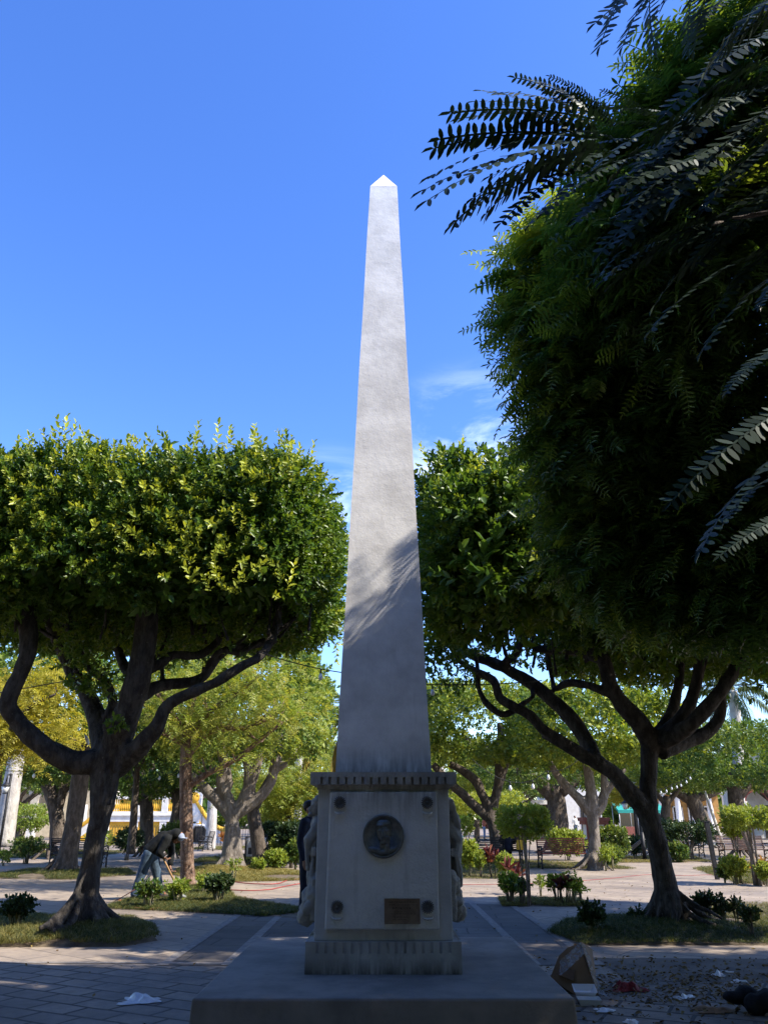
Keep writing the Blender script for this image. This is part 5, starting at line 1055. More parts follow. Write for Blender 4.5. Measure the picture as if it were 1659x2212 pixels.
# --- person standing behind the pedestal, mostly hidden
def standing(label,x,y,rz,h,cloth_top,cloth_leg,hair,long_hair=False,bag=None,arm='down',skin='skin',fine=True):
    t=thing('person',label,'person',(x,y,0),rz); s=h/1.7; vox=.012 if fine else .02
    V=lambda a,b,c: Vector((a*s,b*s,c*s)); bd=MB()
    capsule(bd,V(0,0,.95),V(0,0,1.36),.11*s,.12*s); capsule(bd,V(0,0,1.36),V(0,-.01,1.48),.08*s,.05*s); head(bd,V(0,-.015,1.60),(0,-1,-.1),(0,0,1),s)
    J=[]
    for k in (-1,1):
        sh=V(k*.18,0,1.40)
        if arm=='fold' : el=V(k*.24,-.05,1.14); ha=V(k*.06,-.26,1.2)
        else: el=V(k*.24,.03,1.12); ha=V(k*.25,-.05,.86)
        J.append((sh,el,ha)); capsule(bd,V(0,0,1.37),sh,.07*s,.05*s); capsule(bd,sh,el,.045*s,.036*s); capsule(bd,el,ha,.034*s,.025*s); hand(bd,ha,(ha-el)*1.0+Vector((0,-.02,0)),(0,-1,0) if arm!='fold' else (0,0,1),.6,s)
        capsule(bd,V(k*.09,0,.92),V(k*.10,-.01,.50),.08*s,.055*s); capsule(bd,V(k*.10,-.01,.50),V(k*.10,.02,.09),.052*s,.036*s)
    bd.fuse('body',M[skin],t,voxel=vox,smooth=1)
    j=MB(); capsule(j,V(0,0,1.0),V(0,0,1.36),.145*s,.15*s); capsule(j,V(-.06,0,1.0),V(-.08,0,1.34),.12*s,.12*s); capsule(j,V(.06,0,1.0),V(.08,0,1.34),.12*s,.12*s)
    for sh,el,ha in J: capsule(j,V(0,0,1.37),sh,.09*s,.078*s); capsule(j,sh,el,.075*s,.06*s); capsule(j,el,el.lerp(ha,.85),.06*s,.045*s)
    j.fuse('top',M[cloth_top],t,voxel=.018,smooth=2,rough=.006,freq=20)
    j=MB(); j.ell(V(0,0,.95),(.16*s,.135*s,.13*s))
    for k in (-1,1): capsule(j,V(k*.09,0,.92),V(k*.10,-.01,.5),.105*s,.078*s); capsule(j,V(k*.10,-.01,.5),V(k*.10,.02,.10),.076*s,.064*s)
    j.fuse('trousers',M[cloth_leg],t,voxel=.018,smooth=2,rough=.005,freq=20)
    for k in (-1,1): j=MB(); j.ell(V(k*.10,-.05,.045),(.05*s,.13*s,.05*s),10,6); j.ell(V(k*.10,.02,.07),(.05*s,.055*s,.06*s),10,6); j.fuse('shoe',M['boot'],t,voxel=.014,smooth=1)
    j=MB(); j.ell(V(0,.012,1.645),(.088*s,.105*s,.095*s),12,8)
    if long_hair: j.ell(V(0,.07,1.54),(.085*s,.05*s,.15*s),10,8)
    j.fuse('hair',M[hair],t,voxel=.014,smooth=1,rough=.004,freq=40); return t
standing('person in dark clothes standing half hidden behind the left flank of the pedestal',-1.20,13.6,R(70),1.74,'navy','navy','hair')
w=standing('small distant woman in a rust top and jeans, right of the pedestal',7.55,64,R(75),1.62,'rust','lightblue','hair',True,arm='fold',fine=False)
t=thing('shoulder_bag','red bag hanging at the hip of the distant woman in a rust top','bag',(7.85,64.05,.92)); m=MB(); m.ell((0,0,0),(.16,.09,.17)); m.tube([(-.05,0,.12),(-.15,0,.35),(-.3,-.02,.52)],.015,6); m.build('body',M['terraco'],t)
standing('distant person in dark blue clothes beyond the bicycle',5.9,68,R(10),1.7,'navy','navy','hair',fine=False)
standing('distant person in a pale top before the white wall, left of the slim bare pole',17.6,78,R(20),1.7,'white','jeans','hair',fine=False)
# --- seated person on the black bench, back turned
t=thing('person','person in dark clothes sitting on the black bench with their back turned','person',(4.36,30.0,0),0)
bd=MB(); capsule(bd,(0,.1,.52),(0,.02,1.0),.11,.12); capsule(bd,(0,.02,1.0),(0,.06,1.12),.08,.05); head(bd,(0,.12,1.19),(0,1,-.5),(0,.4,1))
for k in (-1,1):
    capsule(bd,(k*.18,.02,1.0),(k*.25,.12,.74),.046,.038); capsule(bd,(k*.25,.12,.74),(k*.12,.36,.64),.036,.026); hand(bd,(k*.12,.36,.64),(-k*.3,.8,0),(0,0,1),.8); capsule(bd,(k*.10,.12,.5),(k*.13,.56,.5),.08,.058); capsule(bd,(k*.13,.56,.5),(k*.13,.60,.09),.05,.036)
bd.fuse('body',M['skin'],t,voxel=.013,smooth=1)
j=MB(); capsule(j,(0,.10,.55),(0,.02,1.0),.16,.17)
for k in (-1,1): capsule(j,(0,.02,1.0),(k*.18,.02,1.0),.1,.09); capsule(j,(k*.18,.02,1.0),(k*.25,.12,.74),.08,.066); capsule(j,(k*.25,.12,.74),(k*.14,.33,.65),.064,.05)
j.fuse('top',M['navy'],t,voxel=.018,smooth=2,rough=.006)
j=MB(); j.ell((0,.12,.52),(.18,.16,.11))
for k in (-1,1): capsule(j,(k*.10,.12,.52),(k*.13,.56,.5),.10,.08); capsule(j,(k*.13,.56,.5),(k*.13,.60,.1),.075,.062)
j.fuse('trousers',M['jacket'],t,voxel=.018,smooth=2)
for k in (-1,1): j=MB(); j.ell((k*.13,.66,.045),(.05,.13,.05)); j.fuse('shoe',M['boot'],t,voxel=.014,smooth=1)
j=MB(); j.ell((0,.10,1.235),(.095,.11,.10)); j.fuse('hair',M['hair'],t,voxel=.014,smooth=1)
t=thing('bag','yellow bag on the black bench beside the seated person','bag',(4.78,29.95,.475)); m=MB(); m.frustum((.15,.09),(.13,.06),0,.32); m.build('body',M['yellow'],t,bevel=.02); m=MB(); m.tube([(-.06,0,.31),(-.05,0,.42),(.05,0,.42),(.06,0,.31)],.01,6); m.build('handle',M['brownwood'],t)
# bicycle
t=thing('bicycle','bicycle parked far off just right of the pedestal, its wheel showing','bicycle',(5.6,58,0),R(15))
for x in (-.52,.52):
    m=MB(); N=20; m.tube([(x+.33*math.cos(2*PI*k/N),0,.34+.33*math.sin(2*PI*k/N)) for k in range(N+1)],.025,6); wl_=m.build('wheel',M['wire'],t)
    m=MB(); m.tube([(x+.30*math.cos(2*PI*k/N),0,.34+.30*math.sin(2*PI*k/N)) for k in range(N+1)],.016,6)
    for k in range(10): m.tube([(x,0,.34),(x+.3*math.cos(k*.628),0,.34+.3*math.sin(k*.628))],.004,4)
    m.build('rim',M['steel'],wl_)
m=MB(); m.tube([(-.52,0,.34),(-.15,0,.32),(.32,0,.8),(-.22,0,.82),(-.15,0,.32)],.02,7); m.tube([(-.52,0,.34),(-.22,0,.82),(-.25,0,.92)],.018,7); m.tube([(.52,0,.34),(.32,0,.8),(.28,0,.98)],.02,7); m.build('frame',M['teal'],t)
m=MB(); m.ell((-.26,0,.95),(.13,.07,.035)); m.build('saddle',M['iron'],t); m=MB(); m.tube([(.22,-.28,1.0),(.3,-.1,1.02),(.3,.1,1.02),(.22,.28,1.0)],.014,6); m.build('handlebar',M['steel'],t)

# ================================================================ street furniture
b0=Vector((Pt(550,1862,31).x,31,0)); t=thing('litter_bin','grey steel double litter bin with worn stickers, tilted, under the leaning dark trunk','litter bin',b0,R(14))
m=MB(); m.box(-.30,-.01,-.17,.17,.22,.78); m.build('bin_body',M['steel'],t,bevel=.01)
m=MB(); m.box(.04,.36,-.19,.15,.16,.86); m.build('bin_body',M['steel'],t,bevel=.01)
m=MB(); m.box(-.26,-.05,-.174,-.168,.30,.52); m.build('dark_panel',M['dark'],t); m=MB(); m.box(.10,.32,-.194,-.189,.46,.66); m.build('sticker',M['lens'],t); m=MB(); m.prism([(.08,.2),(.26,.2),(.28,.34),(.2,.4),(.12,.33)],-.1945,-.1895,'xz'); m.build('sticker',M['white'],t)
m=MB(); m.tube([(-.34,.02,-.05),(-.34,.02,.9)],.03,8); m.tube([(.4,.02,-.05),(.4,.02,.95)],.03,8); m.tube([(-.34,.02,.86),(.4,.02,.92)],.02,8); m.build('stand',M['iron'],t)
b0=Vector((Pt(1548,1900,22.8).x,22.8,0)); t=thing('post','dark square metal post leaning slightly, left of the brown bench','post',b0); m=MB(); m.prism([(-.04,0),(.06,0),(-.01,1.42),(-.13,1.42)],-.05,.05,'xz'); t2=m.build('shaft',M['iron'],t,bevel=.008); m=MB(); m.box(-.15,.01,-.06,.06,1.415,1.44); m.build('top_cap',M['iron'],t)
b0=Vector((Pt(1393,1862,33).x,33,0)); t=thing('post','short thick dark post with a low propped board beside the dark bush, mid plaza','post',b0); m=MB(); m.tube([(0,0,-.05),(0,0,1.0)],[.08,.075],10); m.build('shaft',M['iron'],t); m=MB(); m.prism([(-.95,.18),(-.85,.06),(-.08,.62),(-.1,.74)],-.05,.05,'xz'); m.build('board',M['blackwood'],t)
def lantern(m,m2,x,y,z,s=1.0):
    m.lathe([(.02*s,.30*s),(.05*s,.24*s),(.17*s,.16*s),(.18*s,.13*s)],8,(x,y,z)); m.lathe([(.06*s,-.14*s),(.09*s,-.12*s)],8,(x,y,z)); m2.lathe([(.085*s,-.12*s),(.15*s,.13*s)],8,(x,y,z))
b0=Vector((Pt(1383,1790,48).x,48,0)); zt=Pt(1383,1692,48).z; t=thing('street_lamp','black twin-armed lantern post before the orange portico','street lamp',b0)
m=MB(); m2=MB(); m.tube([(0,0,-.1),(0,0,.5),(.0,0,zt-1.0),(0,0,zt)],[.13,.09,.06,.04],10); m.tube([(-.75,0,zt-1.05),(-.4,0,zt-.95),(0,0,zt-1.2),(.4,0,zt-.95),(.75,0,zt-1.05)],.03,6); m.build('post',M['iron'],t)
for x,z in ((-.75,zt-1.25),(.75,zt-1.25),(0,zt+.12)):
    m=MB(); m2=MB(); lantern(m,m2,x,0,z,1.2); l=m.build('lantern',M['iron'],t); m2.build('lantern_glass',M['lens'],l)
b0=Vector((Pt(1372,1790,48.5).x,48.5,0)); t=thing('pole','thin dark leaning pole beside the twin lantern post','pole',b0); z1=Pt(1364,1690,48.5); m=MB(); m.tube([(0,0,-.1),(z1.x-b0.x,0,z1.z)],[.08,.05],8); m.build('shaft',M['iron'],t); m=MB(); m.ell((z1.x-b0.x,0,z1.z),(.07,.07,.07)); m.build('finial',M['iron'],t)
for px,py,Y,lab in ((1262,1746,52,'black wall lantern on a white wall between the trunks right of centre'),(12,1706,30,'black hanging lantern by the pale palm trunk at the left edge')):
    v=Pt(px,py,Y); t=thing('lantern',lab,'lantern',(v.x,v.y,v.z)); m=MB(); m2=MB(); lantern(m,m2,0,0,0,1.5 if Y>40 else 1.0); m.tube([(0,0,.28),(0,.02,.5),(0,.3,.55)],.03,6); m.build('frame',M['iron'],t); m2.build('lantern_glass',M['lens'],t)
    m=MB(); m.tube([(0,.3,.55),(0,.3,-v.z)],.05,8); m.build('post',M['iron'],t)
for px,top,Y,lab,lean in ((1402,1700,52,'pale flagpole behind the twin lantern post',-.1),(1545,1692,44,'pale flagpole leaning left in front of the orange portico',.35)):
    b0=Vector((Pt(px,1800,Y).x,Y,0)); z=Pt(px,top,Y).z; t=thing('flagpole',lab,'pole',b0); m=MB(); m.tube([(lean,0,-.1),(0,0,z*.5),(-lean,0,z)],[.10,.085,.06],8); m.build('shaft',M['pole'],t); m=MB(); m.ell((-lean,0,z),(.09,.09,.09)); m.build('finial',M['pole'],t)
# white flood lamp at the fork of the broad tree
v=Pt(200,1592,13.6); t=thing('flood_lamp','small white and grey flood lamp fixed behind the fork of the broad left tree','lamp',v); t.scale=(.6,.6,.6)
m=MB(); m.ell((0,0,.03),(.11,.09,.08),12,8,Matrix.Rotation(R(30),3,'Y')); m.build('housing',M['steel'],t); m=MB(); m.ell((-.13,0,-.08),(.035,.12,.15),12,8,Matrix.Rotation(R(-25),3,'Y')); m.build('reflector',M['white'],t); m=MB(); m.ell((.09,0,.08),(.09,.03,.025),10,6,Matrix.Rotation(R(45),3,'Y')); m.ell((-.05,-.03,.10),(.05,.04,.045),10,6); m.build('hood',M['white'],t); m=MB(); m.tube([(.0,0,-.04),(.18,0,-.22),(.34,.02,-.34)],.015,6); m.build('bracket',M['iron'],t)

# ================================================================ string lights
def string(label,pts,bulbs,sag=0,thick=.010,s=1.0):
    t=thing('string_light',label,'string light',(0,0,0),0,'strings of bulbs between the trees'); P=[Pt(*p) for p in pts]; m=MB(); L=[]
    for i in range(len(P)-1):
        for k in range(8): q=k/8; v=P[i].lerp(P[i+1],q); v.z-=sag*4*q*(1-q); L.append(v)
    L.append(P[-1]); m.tube(L,thick,5); m.build('cable',M['wire'],t)
    for f in bulbs:
        k=f*(len(L)-1); i=int(min(k,len(L)-2)); v=L[i].lerp(L[i+1],k-i)
        m=MB(); m.tube([v,v-Vector((0,0,.05*s)),v-Vector((0,0,.10*s))],[.014*s,.022*s,.024*s],8); so=m.build('socket',M['wire'],t)
        m=MB(); m.lathe([(.018*s,-.10*s),(.04*s,-.15*s),(.052*s,-.20*s),(.04*s,-.245*s),(.01*s,-.262*s)],12,tuple(v)); m.build('bulb',M['bulb'],so)
string('bulb string crossing the sky gap just left of the obelisk',[(560,1408,10.6),(740,1453,10.2),(905,1478,10.4),(1170,1470,11.4)],[.25,.70],.03,.007,.55)
string('bulb string with two bulbs hanging under the crown behind the black bench',[(1020,1640,20),(1110,1690,20),(1180,1665,20),(1250,1640,20)],[.3,.52,.68],.1,.008,.8)
string('garland of bulbs sagging in front of the crowns left of the right edge',[(1325,1672,30),(1395,1700,30),(1452,1694,30),(1500,1660,30)],[.05,.14,.3,.37,.44,.51,.58,.65,.72,.78,.86,.92],.12,.008,.65)
string('faint bulb string crossing behind the broad left tree near the palm trunk',[(-20,1660,24),(80,1664,24),(190,1672,24)],[.48],.05,.009,.8)
string('bulb string looping between the dark trunks before the yellow terrace',[(330,1655,30),(352,1668,30),(385,1664,30),(400,1650,30)],[.25,.72],.12,.010,.9)
for lab,pts in (('single overhead cable crossing the right-hand crowns',[(1360,1478,15),(1500,1482,15),(1600,1480,15),(1680,1474,15)]),('thin overhead cable behind the broad left tree',[(-20,1500,16),(150,1470,16),(420,1410,16)])):
    t=MB(); P=[Pt(*p) for p in pts]; t.tube(P,.010,5); tag(t.build('cable',M['wire']),lab,'cable')
# ================================================================ hoses
def hose(label,pts,mat,r=.012):
    L=[Gd(*p)+Vector((0,0,r+.004)) for p in pts]; Q=[]
    for i in range(len(L)-1):
        p0=L[max(i-1,0)];p1=L[i];p2=L[i+1];p3=L[min(i+2,len(L)-1)]
        for k in range(6): t=k/6; Q.append(.5*((2*p1)+(p2-p0)*t+(2*p0-5*p1+4*p2-p3)*t*t+(3*p1-p0-3*p2+p3)*t**3))
    Q.append(L[-1]); m=MB(); m.tube(Q,r,7); tag(m.build('hose',M[mat]),label,'hose')
hose('red hose looping over the sunlit path left of the pedestal',[(430,1902),(475,1901),(520,1908),(560,1911),(600,1910),(625,1902),(660,1900),(700,1899)],'hose',.011)
hose('second red hose lying nearer the viewer on the path left of the pedestal',[(405,1918),(470,1922),(530,1925),(580,1923),(615,1916),(650,1910),(700,1906)],'hose',.010)
hose('orange-brown hose coiled around the worker\'s feet',[(292,1950),(262,1947),(256,1953),(275,1961),(315,1966),(350,1963),(357,1948),(356,1930)],'hose_o',.016)
hose('thin red hose running across the sunlit paving on the right',[(985,1912),(1080,1911),(1180,1908),(1260,1903),(1330,1897),(1400,1890),(1470,1892),(1545,1890)],'hose',.006)

# ================================================================ buildings
def loc(px,Y): return Pt(px,1768,Y).x
# yellow terrace with balustrade
Y=55; t=thing('terrace','yellow and white raised terrace with a balustrade and scrolled stair walls, behind the worker','building',(0,0,0))
x0,x1=loc(232,Y),loc(418,Y); xa=loc(150,Y); xb=loc(492,Y)
m=MB(); m.box(x0,x1,Y,Y+6,0,1.30); m.build('wall',M['yellow'],t)
m=MB(); m.box(x0-.1,x1+.1,Y-.12,Y+6.1,1.30,1.86); m.box(x0-.15,x1+.15,Y-.2,Y+6.15,1.66,1.74); m.build('band',M['white'],t)
for f in (0.0,.33,.66,1.0): xx=x0+(x1-x0)*f; m=MB(); m.box(xx-.22,xx+.22,Y-.10,Y+.0,0,1.30); m.build('pilaster',M['white'],t)
bl=MB(); bl.box(x0,x1,Y-.05,Y+.2,2.68,2.84); bl.box(x0,x1,Y-.05,Y+.2,1.862,1.92)
bal=bl.build('balustrade',M['white'],t)
bl=MB(); n=44
for k in range(n):
    xx=x0+.1+(x1-x0-.2)*k/(n-1); bl.lathe([(.05,1.92),(.05,1.98),(.035,2.02),(.075,2.16),(.07,2.26),(.035,2.42),(.05,2.56),(.05,2.68)],8,(xx,Y+.07,0))
bs=bl.build('balusters',M['yellow'],bal); bs['kind']='stuff'
for f in (.0,.33,.66,1.0): xx=x0+(x1-x0)*f; m=MB(); m.box(xx-.2,xx+.2,Y-.07,Y+.25,1.90,2.95); m.frustum((.17,.16),(.02,.02),2.95,3.7,xx,Y+.09); m.build('pier',M['white'],t)
m=MB(); m.box(loc(425,Y)-.22,loc(425,Y)+.22,Y-.1,Y+.35,1.2,3.3); m.tube([(loc(425,Y),Y+.1,3.3),(loc(425,Y),Y+.1,5.3)],[.16,.13],10); m.build('pier',M['white'],t)
for sgn,xs,xe in ((1,x1,xb),(-1,x0,xa)):
    top=[(xs+(xe-xs)*k/12, .75+1.95*(1-k/12)**1.9) for k in range(13)]
    m=MB(); m.prism([(xs,0)]+top+[(xe,0)],Y-.05,Y+.6,'xz'); s_=m.build('stair_wall',M['white'],t)
    m=MB(); m.tube([(a,Y-.02,b_+.05) for a,b_ in top],.14,8); m.ell((top[0][0],Y-.05,top[0][1]+.06),(.36,.2,.36),14,8); m.ell((top[-1][0],Y-.05,top[-1][1]-.05),(.34,.2,.34),14,8); m.build('coping',M['yellow'],s_)
    m=MB(); m.prism([(xs+(xe-xs)*.06,.12)]+[(a,b_-.65) for a,b_ in top[1:11] if b_>.85]+[(xs+(xe-xs)*.6,.12)],Y-.075,Y-.04,'xz'); m.build('yellow_panel',M['yellow'],s_)
m=MB(); gx=loc(433,Y); m.prism([(gx-.5,.05),(gx-.5,.75),(gx-.25,1.0),(gx+.25,1.0),(gx+.5,.75),(gx+.5,.05)],Y-.10,Y-.06,'xz'); gr=m.build('door',M['dark'],t)
m=MB(); m.tube([(gx-.58,Y-.1,.05),(gx-.58,Y-.1,.8),(gx-.28,Y-.1,1.08),(gx+.28,Y-.1,1.08),(gx+.58,Y-.1,.8),(gx+.58,Y-.1,.05)],.07,6); m.build('door_frame',M['white'],gr)
# thin iron hoop fence before the terrace
m=MB(); t=thing('hoop_fence','low black hooped iron fence in front of the yellow terrace','fence',(0,0,0)); m=MB()
for k in range(60):
    xx=loc(195,50)+k*.16; m.tube([(xx,50,0),(xx,50,1.0),(xx+.05,50,1.13),(xx+.11,50,1.0),(xx+.11,50,0)],.011,4)
m.build('hoops',M['iron'],t)
for px in (437,212): m=MB(); m.tube([(loc(px,50),50,0),(loc(px,50),50,1.7)],.03,6); m.build('post',M['iron'],t)
# cream arcade far left
Y=72; t=thing('arcade_building','cream two-storey building with round arches far left behind the trees','building',(0,0,0)); x0,x1=loc(-90,Y),loc(175,Y)
m=MB(); m.box(x0,x1,Y+3.6,Y+10,0,7.6); m.box(x0,x1,Y,Y+.5,3.9,7.6); m.build('wall',M['cream'],t); m=MB(); m.box(x0-.2,x1+.2,Y-.3,Y+10.2,7.6,7.95); m.box(x0-.1,x1+.1,Y-.15,Y,3.9,4.2); m.build('cornice',M['white'],t)
nb_=5; wd=(x1-x0)/nb_
for k in range(nb_+1): xx=x0+wd*k; m=MB(); m.box(xx-.3,xx+.3,Y-.02,Y+.55,0,2.6); m.build('pillar',M['white'],t)
for k in range(nb_):
    a=x0+wd*k+.3; b_=x0+wd*(k+1)-.3; r=(b_-a)/2; poly=[(a-.3,2.6),(a,2.6)]+[(a+r-r*math.cos(PI*j/12),2.6+1.15*math.sin(PI*j/12)) for j in range(1,12)]+[(b_,2.6),(b_+.3,2.6),(b_+.3,3.9),(a-.3,3.9)]
    m=MB(); m.prism(poly,Y+.02,Y+.48,'xz'); m.build('arch',M['cream'],t)
    m=MB(); m.box(a+r-.7,a+r+.7,Y-.03,Y+.02,4.9,6.9); w_=m.build('window',M['dark'],t); m=MB(); m.box(a+r-.85,a+r+.85,Y-.06,Y-.031,4.75,4.9); m.build('sill',M['white'],w_)
# orange portico with white columns
Y=95; t=thing('portico_building','orange single-storey building with a row of white columns at the right','building',(0,0,0)); x0,x1=loc(1392,Y),loc(1580,Y); Z=lambda py,Y=Y: Pt(800,py,Y).z
m=MB(); m.box(x0,x1,Y+3.2,Y+10,0,4.2); m.build('wall',M['orange'],t); m=MB(); m.box(x0-.2,x1+.2,Y-.2,Y+10,4.1,5.2); m.box(x0-.35,x1+.35,Y-.4,Y+10.1,5.2,5.4); m.build('entablature',M['white'],t)
m=MB(); m.add([(x0-.3,Y-.3,5.4),(x1+.3,Y-.3,5.4),(x1+.3,Y+10,7.4),(x0-.3,Y+10,7.4),(x0-.3,Y+10,5.4),(x1+.3,Y+10,5.4)],[(0,1,2,3),(3,2,5,4),(0,3,4),(1,5,2),(0,4,5,1)]); m.build('roof',M['tile'],t)
for k in range(6):
    xx=x0+.4+(x1-x0-.8)*k/5; m=MB(); m.lathe([(.42,0),(.42,.25),(.33,.3),(.29,3.7),(.40,3.85),(.40,4.1)],14,(xx,Y+.3,0)); m.build('column',M['white'],t)
    if k<5:
        xm=xx+(x1-x0-.8)/10; m=MB(); m.box(xm-.45,xm+.45,Y+3.14,Y+3.2,.0,2.7); d_=m.build('door',M['dark'],t); m=MB(); m.box(xm-.6,xm-.45,Y+3.1,Y+3.2,0,2.85); m.box(xm+.45,xm+.6,Y+3.1,Y+3.2,0,2.85); m.box(xm-.6,xm+.6,Y+3.1,Y+3.2,2.7,2.85); m.build('door_frame',M['white'],d_)
# pink and white arcaded building at the right edge
Y=66; t=thing('arcade_building','pink-red and white two-storey arcaded building at the right edge','building',(0,0,0)); x0,x1=loc(1612,Y),loc(1830,Y)
m=MB(); m.box(x0,x1,Y+2.8,Y+4,0,6.8); m.box(x0,x1,Y,Y+.4,3.9,6.8); m.build('wall',M['white'],t); m=MB(); m.box(x0-.1,x1,Y-.14,Y,4.35,4.75); m.box(x0-.1,x1,Y-.1,Y,5.35,5.45); m.build('red_band',M['pink'],t)
m=MB(); m.box(x0-.3,x1+.3,Y-.4,Y+4.2,6.8,7.1); m.build('cornice',M['white'],t)
wd=2.0
for k in range(5):
    a=x0+wd*k; m=MB(); m.lathe([(.22,0),(.17,.2),(.16,2.6),(.24,2.75)],10,(a+.1,Y+.2,0)); m.build('column',M['white'],t)
    a2=a+.2; b_=a+wd; r=(b_-a2)/2; poly=[(a,2.75),(a2,2.75)]+[(a2+r-r*math.cos(PI*j/10),2.75+.75*math.sin(PI*j/10)) for j in range(1,10)]+[(b_,2.75),(b_,3.9),(a,3.9)]
    m=MB(); m.prism(poly,Y+.05,Y+.35,'xz'); m.build('arch',M['pink'],t); m=MB(); m.box(a+.55,a+1.35,Y+2.74,Y+2.8,0,2.5); m.build('door',M['dark'],t); m=MB(); m.box(a+.4,a+.95,Y-.05,Y,5.0,6.4); w_=m.build('window',M['pink'],t); m=MB(); m.box(a+.48,a+.87,Y-.07,Y-.05,5.1,6.3); m.build('pane',M['dark'],w_)
# white house and kiosk in the centre right, statue, awnings
Y=82; t=thing('white_building','plain white-walled building with a dark door seen between the trunks right of centre','building',(0,0,0)); x0,x1=loc(1195,Y),loc(1300,Y); m=MB(); m.box(x0,x1,Y,Y+8,0,5.5); m.build('wall',M['white'],t); m=MB(); m.box(x0-.3,x1+.3,Y-.4,Y+8.3,5.5,5.8); m.build('roof',M['tile'],t); xm=loc(1268,Y); m=MB(); m.box(xm-.6,xm+.6,Y-.04,Y,0,2.6); m.build('door',M['dark'],t)
Y=62; t=thing('kiosk','dark open kiosk with a flat pale roof edge behind the massive dark trunk','kiosk',(0,0,0)); x0,x1=loc(1085,Y),loc(1215,Y); zr=Pt(1150,1728,Y).z; m=MB(); m.box(x0,x1,Y-.2,Y+4,zr-.3,zr); m.build('roof',M['white'],t); m=MB(); m.box(x0+.2,x1-.2,Y+2,Y+3.8,0,zr-.3); m.build('wall',M['dark'],t)
for xx in (x0+.2,x1-.2): m=MB(); m.tube([(xx,Y,0),(xx,Y,zr-.3)],.07,8); m.build('post',M['iron'],t)
Y=45; xs=loc(1281,Y); t=thing('bust_monument','white bust on a white pedestal with dark red mouldings behind the sunlit tree','statue',(xs,Y,0)); zc=Pt(1281,1757,Y).z
m=MB(); m.box(-.75,.75,-.75,.75,0,.5); m.box(-.62,.62,-.62,.62,zc-.55,zc-.38); m.box(-.70,.70,-.70,.70,zc-.38,zc-.2); m.box(-.52,-.42,-.52,-.42,.5,zc-.55); m.box(.42,.52,-.52,-.42,.5,zc-.55); m.build('moulding',M['terraco'],t)
m=MB(); m.box(-.48,.48,-.48,.48,.5,zc-.55); m.build('pedestal',M['white'],t)
m=MB(); m.frustum((.36,.3),(.24,.2),zc-.2,zc+.25); m.ell((0,0,zc+.55),(.42,.24,.32)); m.ell((0,-.02,zc+.85),(.13,.13,.2)); m.ell((0,-.04,zc+1.12),(.19,.22,.25)); m.ell((0,-.26,zc+1.1),(.04,.05,.07)); m.ell((-.3,-.05,zc+.35),(.14,.16,.25)); m.ell((.3,-.05,zc+.35),(.14,.16,.25)); m.fuse('bust',M['white'],t,voxel=.03,smooth=2)
for px,w_,Y,lab in ((1350,.7,60,'turquoise stall awning left of the leaning trunk, far off'),(1416,.5,62,'turquoise stall awning right of the leaning trunk, far off')):
    xs=loc(px,Y); t=thing('awning_stall',lab,'market stall',(xs,Y,0)); m=MB(); m.add([(-w_,-.9,2.05),(w_,-.9,2.05),(w_,.9,2.65),(-w_,.9,2.65),(-w_,-.9,1.85),(w_,-.9,1.85),(w_,.9,2.60),(-w_,.9,2.60)],[(0,1,2,3),(0,4,5,1),(4,7,6,5),(0,3,7,4),(1,5,6,2),(3,2,6,7)]); m.build('awning',M['teal'],t)
    for sx in (-1,1):
        for sy in (-.85,.85): m=MB(); m.tube([(sx*(w_-.06),sy,0),(sx*(w_-.06),sy,2.0 if sy<0 else 2.58)],.03,6); m.build('post',M['steel'],t)
    m=MB(); m.box(-w_+.1,w_-.1,-.5,.5,0,.95); m.build('counter',M['terraco'] if px<1400 else M['brownwood'],t)
# unseen foliage bank added behind the viewer to cut light reaching the pedestal
g=np.random.default_rng(98); n=5000; P=np.stack([g.uniform(-30,30,n),g.uniform(-20,-17,n),g.uniform(0,1,n)*5.5],1); tp=[sprig(7,.5,.40,.22,False,520+s,60) for s in range(3)]
P=np.concatenate([P,np.stack([g.choice([-24,26],n//2)+g.uniform(-1.5,1.5,n//2),g.uniform(-18,8,n//2),g.uniform(0,1,n//2)*5.5],1)]); n=len(P)
tag(foliage('unseen_foliage_screen',batch_split(tp,P,frames(norm(g.normal(size=P.shape)+np.array([0,0,.4])),g.uniform(0,6.28,n)),g.uniform(.9,1.6,n),np.zeros(n),g),M['ficus']),kind='stuff')
# far-off mass of trees that closes the view
g=np.random.default_rng(99); n=9000; ang=g.uniform(-.80,.80,n); rad=g.uniform(128,150,n); hh=(5.2+1.8*np.sin(ang*23)+1.2*np.sin(ang*61+1))
P=np.stack([rad*np.sin(ang),rad*np.cos(ang),g.uniform(0,1,n)**.7*hh],1); tp=[sprig(7,.9,.75,.40,False,500+s,60) for s in range(3)]
tag(foliage('treeline',batch_split(tp,P,frames(norm(g.normal(size=P.shape)+np.array([0,0,.4])),g.uniform(0,6.28,n)),g.uniform(1.1,1.9,n),np.clip(g.normal(.1,.2,n),0,1),g),M['ficus_far']),kind='stuff')
